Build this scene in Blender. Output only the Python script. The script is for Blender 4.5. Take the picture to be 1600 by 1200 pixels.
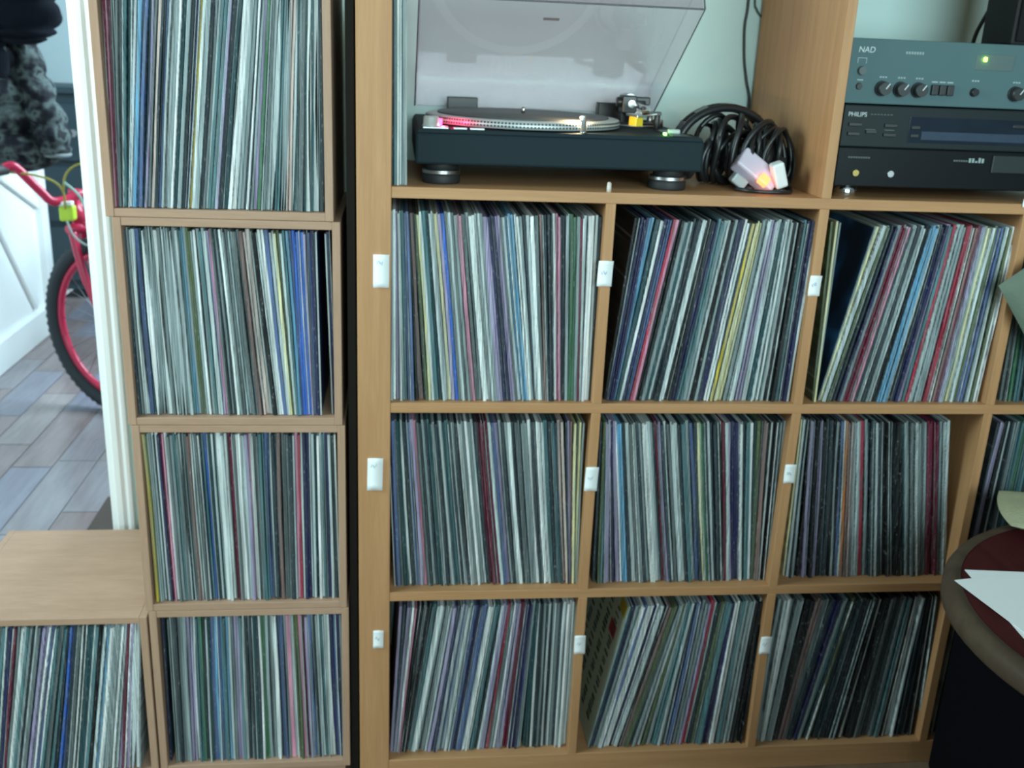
import bpy, bmesh, math, random
from mathutils import Vector, Matrix

# ---------------------------------------------------------------- clear
for o in list(bpy.data.objects): bpy.data.objects.remove(o, do_unlink=True)
scene = bpy.context.scene
COL = scene.collection

# ---------------------------------------------------------------- camera
cam_d = bpy.data.cameras.new('camera'); cam = bpy.data.objects.new('camera', cam_d); COL.objects.link(cam)
cam_d.sensor_fit = 'HORIZONTAL'; cam_d.sensor_width = 36.0
cam_d.lens = 36.0 * 1586.85 / 1600.0
cam_d.dof.use_dof = True; cam_d.dof.focus_distance = 1.0; cam_d.dof.aperture_fstop = 10.0
cam_d.clip_start = 0.05; cam_d.clip_end = 60
CR = Vector((0.99335893, -0.10730787, 0.04150966)); CU = Vector((-0.00558501, 0.315379, 0.94894936)); CF = Vector((0.11492101, 0.94287916, -0.31268523))
M = Matrix((CR, CU, -CF)).transposed().to_4x4(); M.translation = Vector((0.00589, -1.57906, 1.30988))
cam.matrix_world = M
scene.camera = cam

# ---------------------------------------------------------------- world, light, exposure
world = bpy.data.worlds.new('world'); scene.world = world; world.use_nodes = True
bgn = world.node_tree.nodes['Background']; bgn.inputs['Color'].default_value = (0.70, 0.92, 1.0, 1); bgn.inputs['Strength'].default_value = 0.6

def area_light(name, loc, direction, sx, sy, energy, color):
    d = bpy.data.lights.new(name, 'AREA'); d.shape = 'RECTANGLE'; d.size = sx; d.size_y = sy; d.energy = energy; d.color = color
    o = bpy.data.objects.new(name, d); COL.objects.link(o); o.location = loc
    o.rotation_euler = Vector(direction).to_track_quat('-Z', 'Z').to_euler()
    return o
area_light('window_daylight', (0.80, -3.30, 1.62), (-0.1, 1, -0.12), 2.3, 1.3, 88, (0.72, 0.98, 1.0))
area_light('side_window_daylight', (-1.68, -0.45, 1.70), (1, 0.15, -0.25), 0.85, 0.95, 36, (0.72, 0.98, 1.0))
area_light('hall_daylight', (0.05, 2.75, 1.75), (-1, -0.12, -0.55), 1.2, 1.2, 75, (0.64, 0.88, 1.0))

vs = scene.view_settings
vs.view_transform = 'Standard'; vs.look = 'None'; vs.gamma = 1.0; vs.use_curve_mapping = False
vs.exposure = 0.15

# ---------------------------------------------------------------- helpers
def lin(c):
    return tuple(((v/255.0)/12.92 if v/255.0 <= 0.04045 else ((v/255.0+0.055)/1.055)**2.4) for v in c)

def tag(o, label=None, cat=None, group=None, kind=None):
    if label: o['label'] = label
    if cat: o['category'] = cat
    if group: o['group'] = group
    if kind: o['kind'] = kind
    return o

ORG = {}
def empty(name, loc, label=None, cat=None, group=None, rotz=0, kind=None):
    o = bpy.data.objects.new(name, None); COL.objects.link(o); o.location = loc; o.rotation_euler = (0, 0, rotz)
    o.empty_display_size = 0.02
    tag(o, label, cat, group, kind); ORG[o] = Vector(loc)
    return o

class MB:
    """collects shapes in world coordinates; build() links them as one mesh object"""
    def __init__(s): s.v = []; s.f = []; s.s = []
    def add(s, vs_, fs, smooth=False):
        n = len(s.v); s.v += [tuple(v) for v in vs_]; s.f += [tuple(i+n for i in f) for f in fs]; s.s += [smooth]*len(fs); return s
    def box(s, x0, x1, y0, y1, z0, z1):
        return s.add([(x0,y0,z0),(x1,y0,z0),(x1,y1,z0),(x0,y1,z0),(x0,y0,z1),(x1,y0,z1),(x1,y1,z1),(x0,y1,z1)],
                     [(3,2,1,0),(4,5,6,7),(0,1,5,4),(1,2,6,5),(2,3,7,6),(3,0,4,7)])
    def obox(s, c, ax, ay, az, hx, hy, hz):
        c = Vector(c); ax = Vector(ax).normalized()*hx; ay = Vector(ay).normalized()*hy; az = Vector(az).normalized()*hz
        vs_ = [c+ax*i+ay*j+az*k for k in (-1,1) for (i,j) in ((-1,-1),(1,-1),(1,1),(-1,1))]
        return s.add(vs_, [(3,2,1,0),(4,5,6,7),(0,1,5,4),(1,2,6,5),(2,3,7,6),(3,0,4,7)])
    def cyl(s, a, b, r0, r1=None, n=20, smooth=True):
        if r1 is None: r1 = r0
        a = Vector(a); b = Vector(b); d = (b-a).normalized()
        t = Vector((0,0,1)) if abs(d.z) < 0.9 else Vector((1,0,0)); u = d.cross(t).normalized(); w = d.cross(u)
        vs_ = []
        for c, r in ((a, r0), (b, r1)):
            for i in range(n):
                an = 2*math.pi*i/n; vs_.append(c + (u*math.cos(an)+w*math.sin(an))*r)
        s.add(vs_, [(i, (i+1)%n, n+(i+1)%n, n+i) for i in range(n)], smooth)
        m = len(s.v)-2*n
        s.f += [tuple(m+i for i in reversed(range(n))), tuple(m+n+i for i in range(n))]; s.s += [False, False]
        return s
    def tube(s, pts, r, n=8, closed=False, smooth=True):
        pts = [Vector(p) for p in pts]; m = len(pts); vs_ = []; prev = None
        for i, p in enumerate(pts):
            a = pts[i-1] if (i > 0 or closed) else p; b = pts[(i+1) % m] if (i < m-1 or closed) else p
            d = (b-a).normalized()
            if prev is None:
                t = Vector((0,0,1)) if abs(d.z) < 0.9 else Vector((1,0,0)); u = d.cross(t).normalized()
            else:
                u = (prev - d*prev.dot(d)); u = u.normalized() if u.length > 1e-6 else prev
            prev = u; w = d.cross(u); rr = r[i] if isinstance(r, (list, tuple)) else r
            for k in range(n):
                an = 2*math.pi*k/n; vs_.append(p + (u*math.cos(an)+w*math.sin(an))*rr)
        fs = []
        for i in range(m if closed else m-1):
            j = (i+1) % m
            for k in range(n): fs.append((i*n+k, j*n+k, j*n+(k+1)%n, i*n+(k+1)%n))
        if not closed: fs += [tuple(range(n)), tuple(reversed(range((m-1)*n, m*n)))]
        return s.add(vs_, fs, smooth)
    def lathe(s, prof, c, n=32, smooth=True, ring=False):
        c = Vector(c); vs_ = []
        for r, z in prof:
            for i in range(n):
                an = 2*math.pi*i/n; vs_.append((c.x+r*math.cos(an), c.y+r*math.sin(an), c.z+z))
        m = len(prof); fs = []
        for j in range(m if ring else m-1):
            j2 = (j+1) % m
            for i in range(n): fs.append((j*n+i, j*n+(i+1)%n, j2*n+(i+1)%n, j2*n+i))
        if not ring: fs += [tuple(reversed(range(n))), tuple(range((m-1)*n, m*n))]
        return s.add(vs_, fs, smooth)
    def prism(s, poly, axis, a, b):
        """poly: 2D points; axis: 'x','y','z' extruded from a to b"""
        n = len(poly); vs_ = []
        for t in (a, b):
            for p, q in poly:
                vs_.append({'x': (t,p,q), 'y': (p,t,q), 'z': (p,q,t)}[axis])
        return s.add(vs_, [tuple(range(n)), tuple(reversed(range(n, 2*n)))] + [(i, i+n, (i+1)%n+n, (i+1)%n) for i in range(n)])
    def build(s, name, mat, parent=None, bevel=0.0, seg=2, label=None, cat=None, group=None, kind=None, origin=None):
        bm = bmesh.new(); vv = [bm.verts.new(v) for v in s.v]
        for f, sm in zip(s.f, s.s):
            try:
                q = bm.faces.new([vv[i] for i in f]); q.smooth = sm
            except ValueError: pass
        bmesh.ops.recalc_face_normals(bm, faces=bm.faces[:])
        if bevel:
            ed = [e for e in bm.edges if len(e.link_faces) == 2 and e.calc_face_angle(0) > 0.6]
            bmesh.ops.bevel(bm, geom=ed, offset=bevel, segments=seg, affect='EDGES', profile=0.5, clamp_overlap=True)
        if origin is None:
            if parent is not None: org = ORG[parent]
            else:
                xs = [v.co.x for v in bm.verts]; ys = [v.co.y for v in bm.verts]; zs = [v.co.z for v in bm.verts]
                org = Vector(((min(xs)+max(xs))/2, (min(ys)+max(ys))/2, min(zs)))
        else: org = Vector(origin)
        bmesh.ops.translate(bm, verts=bm.verts[:], vec=-org)
        me = bpy.data.meshes.new(name); bm.to_mesh(me); bm.free()
        me.materials.append(mat)
        o = bpy.data.objects.new(name, me); COL.objects.link(o)
        if parent is not None: o.parent = parent; ORG[o] = ORG[parent]      # children share their thing's origin
        else: o.location = org; ORG[o] = org
        tag(o, label, cat, group, kind)
        return o

def spline(pts, sub=6, closed=False):
    P_ = [Vector(p) for p in pts]; n = len(P_); out = []
    rng = range(n) if closed else range(n-1)
    for i in rng:
        p0 = P_[(i-1) % n] if (closed or i > 0) else P_[0]; p1 = P_[i]; p2 = P_[(i+1) % n]; p3 = P_[(i+2) % n] if (closed or i < n-2) else P_[-1]
        for k in range(sub):
            t = k/sub
            out.append(0.5*((2*p1)+(-p0+p2)*t+(2*p0-5*p1+4*p2-p3)*t*t+(-p0+3*p1-3*p2+p3)*t**3))
    if not closed: out.append(P_[-1])
    return out

def lettering(txt, size, name, mat, parent, loc, depth=0.0004, rot=(math.pi/2, 0, 0), shear=0.0):
    cu = bpy.data.curves.new(name, 'FONT'); cu.body = txt; cu.size = size; cu.extrude = depth; cu.shear = shear
    ob = bpy.data.objects.new(name, cu); COL.objects.link(ob)
    dg = bpy.context.evaluated_depsgraph_get(); dg.update()
    me = bpy.data.meshes.new_from_object(ob.evaluated_get(dg))
    bpy.data.objects.remove(ob, do_unlink=True)
    R_ = Matrix.Translation(Vector(loc)-ORG[parent]) @ Matrix.Rotation(rot[2], 4, 'Z') @ Matrix.Rotation(rot[0], 4, 'X')
    me.transform(R_); me.materials.clear(); me.materials.append(mat); me.name = name
    o = bpy.data.objects.new(name, me); COL.objects.link(o); o.parent = parent; ORG[o] = ORG[parent]
    return o

# ---------------------------------------------------------------- materials
def mat(name, col, rough=0.5, metal=0.0, spec=0.5, emis=None, estr=0.0, bump=0.0, bscale=200.0, var=0.0, vscale=30.0):
    m = bpy.data.materials.new(name); m.use_nodes = True; nt = m.node_tree; b = nt.nodes['Principled BSDF']
    b.inputs['Base Color'].default_value = (*col, 1); b.inputs['Roughness'].default_value = rough; b.inputs['Metallic'].default_value = metal
    b.inputs['Specular IOR Level'].default_value = spec
    if emis: b.inputs['Emission Color'].default_value = (*emis, 1); b.inputs['Emission Strength'].default_value = estr
    geo = nt.nodes.new('ShaderNodeNewGeometry')
    n = nt.nodes.new('ShaderNodeTexNoise'); n.inputs['Scale'].default_value = vscale; n.inputs['Detail'].default_value = 3
    nt.links.new(geo.outputs['Position'], n.inputs['Vector'])
    if var:
        mx = nt.nodes.new('ShaderNodeMix'); mx.data_type = 'RGBA'
        mx.inputs[6].default_value = (*[c*(1-var) for c in col], 1); mx.inputs[7].default_value = (*[min(1, c*(1+var)) for c in col], 1)
        nt.links.new(n.outputs['Fac'], mx.inputs[0]); nt.links.new(mx.outputs[2], b.inputs['Base Color'])
    if bump:
        n2 = nt.nodes.new('ShaderNodeTexNoise'); n2.inputs['Scale'].default_value = bscale; nt.links.new(geo.outputs['Position'], n2.inputs['Vector'])
        bp = nt.nodes.new('ShaderNodeBump'); bp.inputs['Strength'].default_value = bump; bp.inputs['Distance'].default_value = 0.002
        nt.links.new(n2.outputs['Fac'], bp.inputs['Height']); nt.links.new(bp.outputs['Normal'], b.inputs['Normal'])
    return m

def wood(name, c1, c2, stretch=(60, 60, 4), rough=0.5, scale=1.0, bump=0.05, fine=0.25, spec=0.35):
    m = bpy.data.materials.new(name); m.use_nodes = True; nt = m.node_tree; b = nt.nodes['Principled BSDF']
    b.inputs['Roughness'].default_value = rough; b.inputs['Specular IOR Level'].default_value = spec
    geo = nt.nodes.new('ShaderNodeNewGeometry'); mp = nt.nodes.new('ShaderNodeMapping'); mp.inputs['Scale'].default_value = [s*scale for s in stretch]
    nt.links.new(geo.outputs['Position'], mp.inputs['Vector'])
    n1 = nt.nodes.new('ShaderNodeTexNoise'); n1.inputs['Scale'].default_value = 1; n1.inputs['Detail'].default_value = 5; n1.inputs['Distortion'].default_value = 0.6
    nt.links.new(mp.outputs[0], n1.inputs['Vector'])
    r = nt.nodes.new('ShaderNodeValToRGB'); r.color_ramp.elements[0].position = 0.3; r.color_ramp.elements[1].position = 0.7
    r.color_ramp.elements[0].color = (*c2, 1); r.color_ramp.elements[1].color = (*c1, 1)
    nt.links.new(n1.outputs['Fac'], r.inputs['Fac'])
    n2 = nt.nodes.new('ShaderNodeTexNoise'); n2.inputs['Scale'].default_value = 6; n2.inputs['Detail'].default_value = 5; nt.links.new(mp.outputs[0], n2.inputs['Vector'])
    mx = nt.nodes.new('ShaderNodeMix'); mx.data_type = 'RGBA'; mx.blend_type = 'MULTIPLY'; mx.inputs[0].default_value = fine
    nt.links.new(r.outputs[0], mx.inputs[6]); nt.links.new(n2.outputs['Fac'], mx.inputs[7]); nt.links.new(mx.outputs[2], b.inputs['Base Color'])
    bp = nt.nodes.new('ShaderNodeBump'); bp.inputs['Strength'].default_value = bump; bp.inputs['Distance'].default_value = 0.001
    nt.links.new(n2.outputs['Fac'], bp.inputs['Height']); nt.links.new(bp.outputs['Normal'], b.inputs['Normal'])
    return m

def sleeve_mat(name, use_attr, flecks=0.26):
    m = bpy.data.materials.new(name); m.use_nodes = True; nt = m.node_tree; b = nt.nodes['Principled BSDF']
    b.inputs['Roughness'].default_value = 0.5; b.inputs['Specular IOR Level'].default_value = 0.3
    if use_attr:
        a = nt.nodes.new('ShaderNodeAttribute'); a.attribute_name = 'Col'; cs = a.outputs['Color']
    else:
        a = nt.nodes.new('ShaderNodeObjectInfo'); cs = a.outputs['Color']
    geo = nt.nodes.new('ShaderNodeNewGeometry')
    def noise(scale, det):
        mp = nt.nodes.new('ShaderNodeMapping'); mp.inputs['Scale'].default_value = scale; nt.links.new(geo.outputs['Position'], mp.inputs['Vector'])
        n = nt.nodes.new('ShaderNodeTexNoise'); n.inputs['Scale'].default_value = 1; n.inputs['Detail'].default_value = det
        nt.links.new(mp.outputs[0], n.inputs['Vector']); return n.outputs['Fac']
    def rng(fac, a0, a1, b0, b1):
        r = nt.nodes.new('ShaderNodeMapRange'); r.inputs[1].default_value = a0; r.inputs[2].default_value = a1; r.inputs[3].default_value = b0; r.inputs[4].default_value = b1
        nt.links.new(fac, r.inputs[0]); return r.outputs[0]
    broad = rng(noise((330, 4, 11), 2), 0.3, 0.7, 0.62, 1.22)
    hsv = nt.nodes.new('ShaderNodeHueSaturation'); nt.links.new(cs, hsv.inputs['Color']); nt.links.new(broad, hsv.inputs['Value'])
    fade = rng(noise((190, 3, 6.5), 2), 0.38, 0.66, 0.0, 0.50)
    fx = nt.nodes.new('ShaderNodeMix'); fx.data_type = 'RGBA'; nt.links.new(fade, fx.inputs[0]); nt.links.new(hsv.outputs[0], fx.inputs[6])
    bwf = nt.nodes.new('ShaderNodeRGBToBW'); nt.links.new(cs, bwf.inputs[0]); gv = rng(bwf.outputs[0], 0.0, 1.0, 0.07, 0.74)
    gc = nt.nodes.new('ShaderNodeCombineColor'); gm = nt.nodes.new('ShaderNodeMath'); gm.operation = 'MULTIPLY'; gm.inputs[1].default_value = 0.86; nt.links.new(gv, gm.inputs[0])
    nt.links.new(gm.outputs[0], gc.inputs[0]); nt.links.new(gv, gc.inputs[1]); nt.links.new(gv, gc.inputs[2]); nt.links.new(gc.outputs[0], fx.inputs[7])
    fine = rng(noise((1500, 2, 1.6), 1), 0.32, 0.68, 0.55, 1.35)
    fh = nt.nodes.new('ShaderNodeHueSaturation'); nt.links.new(fx.outputs[2], fh.inputs['Color']); nt.links.new(fine, fh.inputs['Value'])
    hsv = fh
    bw = nt.nodes.new('ShaderNodeRGBToBW'); nt.links.new(cs, bw.inputs[0])
    con = rng(bw.outputs[0], 0.16, 0.22, 0.62, 0.10)
    cc = nt.nodes.new('ShaderNodeCombineColor'); [nt.links.new(con, cc.inputs[i]) for i in range(3)]
    fl = rng(noise((420, 3, 130), 3), 0.57, 0.66, 0.0, flecks)
    area = rng(noise((260, 2, 17), 1), 0.46, 0.56, 0.0, 1.0)
    mu = nt.nodes.new('ShaderNodeMath'); mu.operation = 'MULTIPLY'; nt.links.new(fl, mu.inputs[0]); nt.links.new(area, mu.inputs[1])
    mx = nt.nodes.new('ShaderNodeMix'); mx.data_type = 'RGBA'; nt.links.new(mu.outputs[0], mx.inputs[0]); nt.links.new(hsv.outputs[0], mx.inputs[6]); nt.links.new(cc.outputs[0], mx.inputs[7])
    nt.links.new(mx.outputs[2], b.inputs['Base Color'])
    return m

def patch_mat(name, cols, scale, rough=0.5, stretch=(1, 1, 1), spec=0.5):
    """blotchy material: noise through a stepped ramp"""
    m = bpy.data.materials.new(name); m.use_nodes = True; nt = m.node_tree; b = nt.nodes['Principled BSDF']; b.inputs['Roughness'].default_value = rough; b.inputs['Specular IOR Level'].default_value = spec
    geo = nt.nodes.new('ShaderNodeNewGeometry'); mp = nt.nodes.new('ShaderNodeMapping'); mp.inputs['Scale'].default_value = stretch
    n = nt.nodes.new('ShaderNodeTexNoise'); n.inputs['Scale'].default_value = scale; n.inputs['Detail'].default_value = 2
    nt.links.new(geo.outputs['Position'], mp.inputs['Vector']); nt.links.new(mp.outputs[0], n.inputs['Vector'])
    r = nt.nodes.new('ShaderNodeValToRGB'); el = r.color_ramp.elements
    while len(el) < len(cols): el.new(0.5)
    for i, (p, c) in enumerate(cols): el[i].position = p; el[i].color = (*c, 1)
    nt.links.new(n.outputs['Fac'], r.inputs[0]); nt.links.new(r.outputs[0], b.inputs['Base Color'])
    return m

def acrylic(name, tint, gloss=0.10):
    m = bpy.data.materials.new(name); m.use_nodes = True; nt = m.node_tree; nt.nodes.remove(nt.nodes['Principled BSDF']); out = nt.nodes['Material Output']
    t = nt.nodes.new('ShaderNodeBsdfTransparent'); t.inputs[0].default_value = (*tint, 1)
    g = nt.nodes.new('ShaderNodeBsdfGlossy'); g.inputs['Roughness'].default_value = 0.04; g.inputs['Color'].default_value = (0.95, 0.92, 0.95, 1)
    lw = nt.nodes.new('ShaderNodeFresnel'); lw.inputs['IOR'].default_value = 1.5
    ad = nt.nodes.new('ShaderNodeMath'); ad.operation = 'ADD'; ad.inputs[1].default_value = gloss; nt.links.new(lw.outputs[0], ad.inputs[0])
    geo = nt.nodes.new('ShaderNodeNewGeometry'); fr_ = nt.nodes.new('ShaderNodeMath'); fr_.operation = 'SUBTRACT'; fr_.inputs[0].default_value = 1.0; nt.links.new(geo.outputs['Backfacing'], fr_.inputs[1])
    mu = nt.nodes.new('ShaderNodeMath'); mu.operation = 'MULTIPLY'; nt.links.new(ad.outputs[0], mu.inputs[0]); nt.links.new(fr_.outputs[0], mu.inputs[1])
    mx = nt.nodes.new('ShaderNodeMixShader'); nt.links.new(mu.outputs[0], mx.inputs[0]); nt.links.new(t.outputs[0], mx.inputs[1]); nt.links.new(g.outputs[0], mx.inputs[2])
    nt.links.new(mx.outputs[0], out.inputs[0]); return m

OAK_V = wood('oak_laminate_upright', (0.61, 0.325, 0.152), (0.52, 0.262, 0.116), (70, 70, 3))
OAK_H = wood('oak_laminate_shelf', (0.61, 0.325, 0.152), (0.52, 0.262, 0.116), (3, 70, 70))
PLY_V = wood('pale_plywood_upright', (0.54, 0.335, 0.228), (0.47, 0.285, 0.188), (60, 60, 5))
PLY_H = wood('pale_plywood_board', (0.54, 0.335, 0.228), (0.47, 0.285, 0.188), (5, 40, 60))
PAINT = mat('white_gloss_paint', (0.86, 0.87, 0.86), 0.35, var=0.03, vscale=8)
WALL = mat('white_wall_paint', (0.60, 0.77, 0.74), 0.8, var=0.03, vscale=3, bump=0.05)
ROOMWALL = mat('room_wall_paint', (0.20, 0.20, 0.19), 0.9, var=0.03, vscale=3, bump=0.05)
CEIL = mat('ceiling_paint', (0.36, 0.36, 0.36), 0.9, var=0.02, vscale=3)
BLACK = mat('black_plastic', (0.012, 0.013, 0.015), 0.35, bump=0.02)
BLACKMATT = mat('black_matt', (0.010, 0.010, 0.012), 0.7, bump=0.1)
RUBBER = mat('black_rubber', (0.018, 0.018, 0.02), 0.6, bump=0.1, bscale=300)
CHROME = mat('chrome', (0.75, 0.77, 0.78), 0.14, 1.0, var=0.02)
STEEL = mat('brushed_steel', (0.55, 0.57, 0.58), 0.32, 1.0, var=0.05, vscale=100)
PAPER = mat('white_paper', (0.90, 0.92, 0.92), 0.7, var=0.015, vscale=20)
INK = mat('grey_ink', (0.52, 0.58, 0.64), 0.8, var=0.05)
BLUEINK = mat('blue_ink', (0.42, 0.52, 0.68), 0.8, var=0.05)

# ================================================================ THE SETTING
S1 = 1.103            # top of the shelf the turntable stands on
PIT = 0.351           # compartment pitch
YW = 0.40             # face of the wall behind the shelving
MB().box(-1.75, 3.2, -3.4, YW, -0.05, 0.0).build('floor', wood('room_floor_boards', (0.27, 0.18, 0.12), (0.19, 0.12, 0.08), (8, 1, 1), 0.4), kind='structure', label='wooden floor of the room')
MB().box(-1.75, 3.2, -3.4, YW, 2.5, 2.55).build('ceiling', CEIL, kind='structure', label='plain ceiling of the room')
wb = MB(); wb.box(-0.560, 3.2, YW, YW+0.12, 0, 2.5); wb.box(-1.75, -1.40, YW, YW+0.12, 0, 2.5); wb.box(-1.40, -0.560, YW, YW+0.12, 2.05, 2.5)
wb.build('wall_back', WALL, kind='structure', label='white wall behind the shelving with a doorway')
wl = MB(); wl.box(-1.87, -1.75, -3.5, YW+0.12, 0, 1.18); wl.box(-1.87, -1.75, -3.5, YW+0.12, 2.26, 2.5); wl.box(-1.87, -1.75, -3.5, -0.93, 1.18, 2.26); wl.box(-1.87, -1.75, 0.03, YW+0.12, 1.18, 2.26)
wl.build('wall_left', ROOMWALL, kind='structure', label='left wall of the room with a small window')
w2 = empty('window_2', (-1.81, -0.45, 1.18), kind='structure', label='small white framed window in the left wall')
fr = MB(); fr.box(-1.84, -1.78, -0.93, -0.88, 1.18, 2.26); fr.box(-1.84, -1.78, -0.02, 0.03, 1.18, 2.26); fr.box(-1.84, -1.78, -0.88, -0.02, 1.18, 1.23); fr.box(-1.84, -1.78, -0.88, -0.02, 2.21, 2.26)
fr.build('window_frame', PAINT, w2, bevel=0.004)
MB().box(3.2, 3.3, -3.5, YW+0.12, 0, 2.5).build('wall_right', ROOMWALL, kind='structure', label='right wall of the room')
wf = MB(); wf.box(-1.75, 3.2, -3.5, -3.4, 0, 0.92); wf.box(-1.75, 3.2, -3.5, -3.4, 2.32, 2.5); wf.box(-1.75, -0.40, -3.5, -3.4, 0.92, 2.32); wf.box(2.00, 3.2, -3.5, -3.4, 0.92, 2.32)
wf.build('wall_front', ROOMWALL, kind='structure', label='window wall behind the viewer')
wn = empty('window_1', (0.80, -3.45, 0.92), kind='structure', label='wide white framed window behind the viewer')
fr = MB(); fr.box(-0.40, -0.35, -3.48, -3.42, 0.92, 2.32); fr.box(1.95, 2.00, -3.48, -3.42, 0.92, 2.32); fr.box(-0.35, 1.95, -3.48, -3.42, 0.92, 0.97); fr.box(-0.35, 1.95, -3.48, -3.42, 2.27, 2.32); fr.box(0.78, 0.82, -3.47, -3.43, 0.97, 2.27)
fr.build('window_frame', PAINT, wn, bevel=0.004)
MB().box(-0.50, 2.10, -3.42, -3.34, 0.88, 0.92).build('window_sill', PAINT, wn, bevel=0.005)
# door lining and moulded architrave
tr = MB(); tr.prism([(-0.523, YW-0.018), (-0.523, YW), (-0.568, YW), (-0.568, YW-0.010), (-0.557, YW-0.012), (-0.554, YW-0.022), (-0.542, YW-0.022), (-0.538, YW-0.016), (-0.530, YW-0.020)], 'z', 0, 2.10)
tr.build('trim_1', PAINT, kind='structure', label='white moulded architrave up the right side of the doorway', bevel=0.0015)
MB().box(-0.572, -0.560, YW, YW+0.12, 0, 2.05).build('trim_2', PAINT, kind='structure', label='white lining board of the doorway', bevel=0.002)
MB().box(-1.42, -0.525, YW-0.02, YW, 2.05, 2.12).build('trim_3', PAINT, kind='structure', label='white architrave over the doorway', bevel=0.003)
# hall beyond the doorway
hf = empty('floor_hall', (-0.9, 2.2, 0), kind='structure', label='worn wooden hall floor of pinkish and bluish planks')
MB().box(-1.70, 0.6, YW, 4.1, -0.05, -0.004).build('floor_bed', mat('floor_joint', (0.20, 0.16, 0.15), 0.8), hf)
PLK = [wood('hall_plank_%d' % i, a, b_, (30, 3, 30), 0.22, bump=0.03) for i, (a, b_) in enumerate([((0.35, 0.27, 0.27), (0.26, 0.19, 0.19)), ((0.37, 0.33, 0.35), (0.29, 0.25, 0.27)), ((0.32, 0.30, 0.36), (0.25, 0.23, 0.28)), ((0.40, 0.33, 0.33), (0.31, 0.25, 0.25))])]
rp = random.Random(11); pw = 0.125; pid = {}
for i in range(15):
    x = -1.69 + i*pw; y = YW + 0.005 - rp.random()*0.5
    while y < 4.1:
        L_ = rp.choice([0.38, 0.52, 0.66]); y0_ = max(y, YW+0.005); y1_ = min(y+L_-0.004, 4.09)
        if y1_-y0_ > 0.05:
            k = rp.randrange(4); key = (k, round(y1_-y0_, 3))
            if key not in pid:
                q = MB().box(-pw/2+0.0015, pw/2-0.0015, 0, y1_-y0_, -0.004, 0).build('plank', PLK[k], hf, bevel=0.001, seg=1, origin=(0, 0, 0)); pid[key] = q.data
            else:
                q = bpy.data.objects.new('plank', pid[key]); COL.objects.link(q); q.parent = hf
            q.location = (x+pw/2+0.9, y0_-2.2, 0)
        y += L_
MB().box(-1.66, -1.56, YW+0.12, 3.12, 0, 2.5).build('wall_hall_left', PAINT, kind='structure', label='white hall wall beside the bicycle')
MB().box(-1.56, -1.538, YW+0.12, 3.12, 0, 0.13).build('baseboard_hall_left', PAINT, kind='structure', label='white skirting board along the hall wall', bevel=0.006)
us = MB(); us.obox((-1.551, 2.72, 0.44), (1,0,0), (0,0.62,-0.78), (0,0.78,0.62), 0.009, 0.36, 0.022); us.build('trim_4', PAINT, kind='structure', label='sloping white moulding on the hall wall', bevel=0.005)
MB().obox((-1.551, 2.90, 0.66), (1,0,0), (0,0.92,-0.40), (0,0.40,0.92), 0.009, 0.22, 0.02).build('trim_5', PAINT, kind='structure', label='short sloping rail above the hall moulding', bevel=0.005)
MB().box(-1.59, -1.53, 3.07, 3.15, 0, 2.1).build('trim_6', PAINT, kind='structure', label='white corner post at the end of the hall wall', bevel=0.004)
MB().box(-2.6, 0.7, 4.1, 4.2, 0, 2.5).build('wall_hall_end', mat('pale_blue_grey_wall', (0.50, 0.58, 0.60), 0.8, var=0.03), kind='structure', label='pale blue grey wall at the far end of the hall')
MB().box(0.6, 0.7, YW+0.12, 4.1, 0, 2.5).build('wall_hall_right', WALL, kind='structure', label='right wall of the hall')
MB().box(-2.6, -2.5, 3.12, 4.1, 0, 2.5).build('wall_hall_recess', WALL, kind='structure', label='side wall of the hall recess')
MB().box(-2.6, 0.7, YW+0.12, 4.2, 2.5, 2.55).build('ceiling_hall', CEIL, kind='structure', label='ceiling of the hall')

# dark chest at the end of the hall
TEAL = mat('dark_blue_green_paint', (0.030, 0.055, 0.068), 0.5, var=0.2, vscale=5)
ch = empty('hall_chest', (-1.55, 3.9, 0), 'dark blue green chest of drawers behind the bicycle', 'chest')
MB().box(-2.1, -1.0, 3.72, 4.08, 0.05, 1.02).build('body', TEAL, ch, bevel=0.004)
MB().box(-2.13, -0.97, 3.69, 4.09, 1.02, 1.05).build('top', TEAL, ch, bevel=0.004)
for k in range(3):
    d_ = MB().box(-2.06, -1.04, 3.70, 3.72, 0.10+k*0.30, 0.37+k*0.30).build('drawer', TEAL, ch, bevel=0.004)
    MB().cyl((-1.55, 3.70, 0.235+k*0.30), (-1.55, 3.675, 0.235+k*0.30), 0.014, 0.018).build('knob', STEEL, d_)
MB().box(-0.83, -0.30, 0.72, 1.26, 0.0, 0.014).build('doormat', mat('brown_coir', (0.085, 0.060, 0.050), 0.95, bump=0.6, bscale=400, var=0.3, vscale=120), bevel=0.003, label='dark brown doormat on the hall floor behind the doorway trim', cat='doormat')

# ================================================================ BIG SHELVING UNIT
DEP = 0.385
sh = empty('shelving_unit', (0.5, DEP/2, 0), 'large oak coloured cube shelving unit full of records', 'shelf unit')
TOPZ = S1 + 2*PIT - 0.016
XR = 4*PIT - 0.016
MB().box(-0.0535, -0.0005, 0, DEP, 0, TOPZ+0.05).build('side_panel', OAK_V, sh, bevel=0.0012)
MB().box(XR, XR+0.053, 0, DEP, 0, TOPZ+0.05).build('side_panel', OAK_V, sh, bevel=0.0012)
MB().box(-0.0005, XR, 0, DEP, 0, S1-3*PIT).build('bottom_panel', OAK_H, sh, bevel=0.0012)
MB().box(-0.0005, XR, 0, DEP, TOPZ, TOPZ+0.05).build('top_panel', OAK_H, sh, bevel=0.0012)
for k in range(3):
    MB().box(-0.0005, XR, 0.0008, DEP, S1-k*PIT-0.0172, S1-k*PIT).build('shelf_board', OAK_H, sh, bevel=0.0008)
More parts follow.
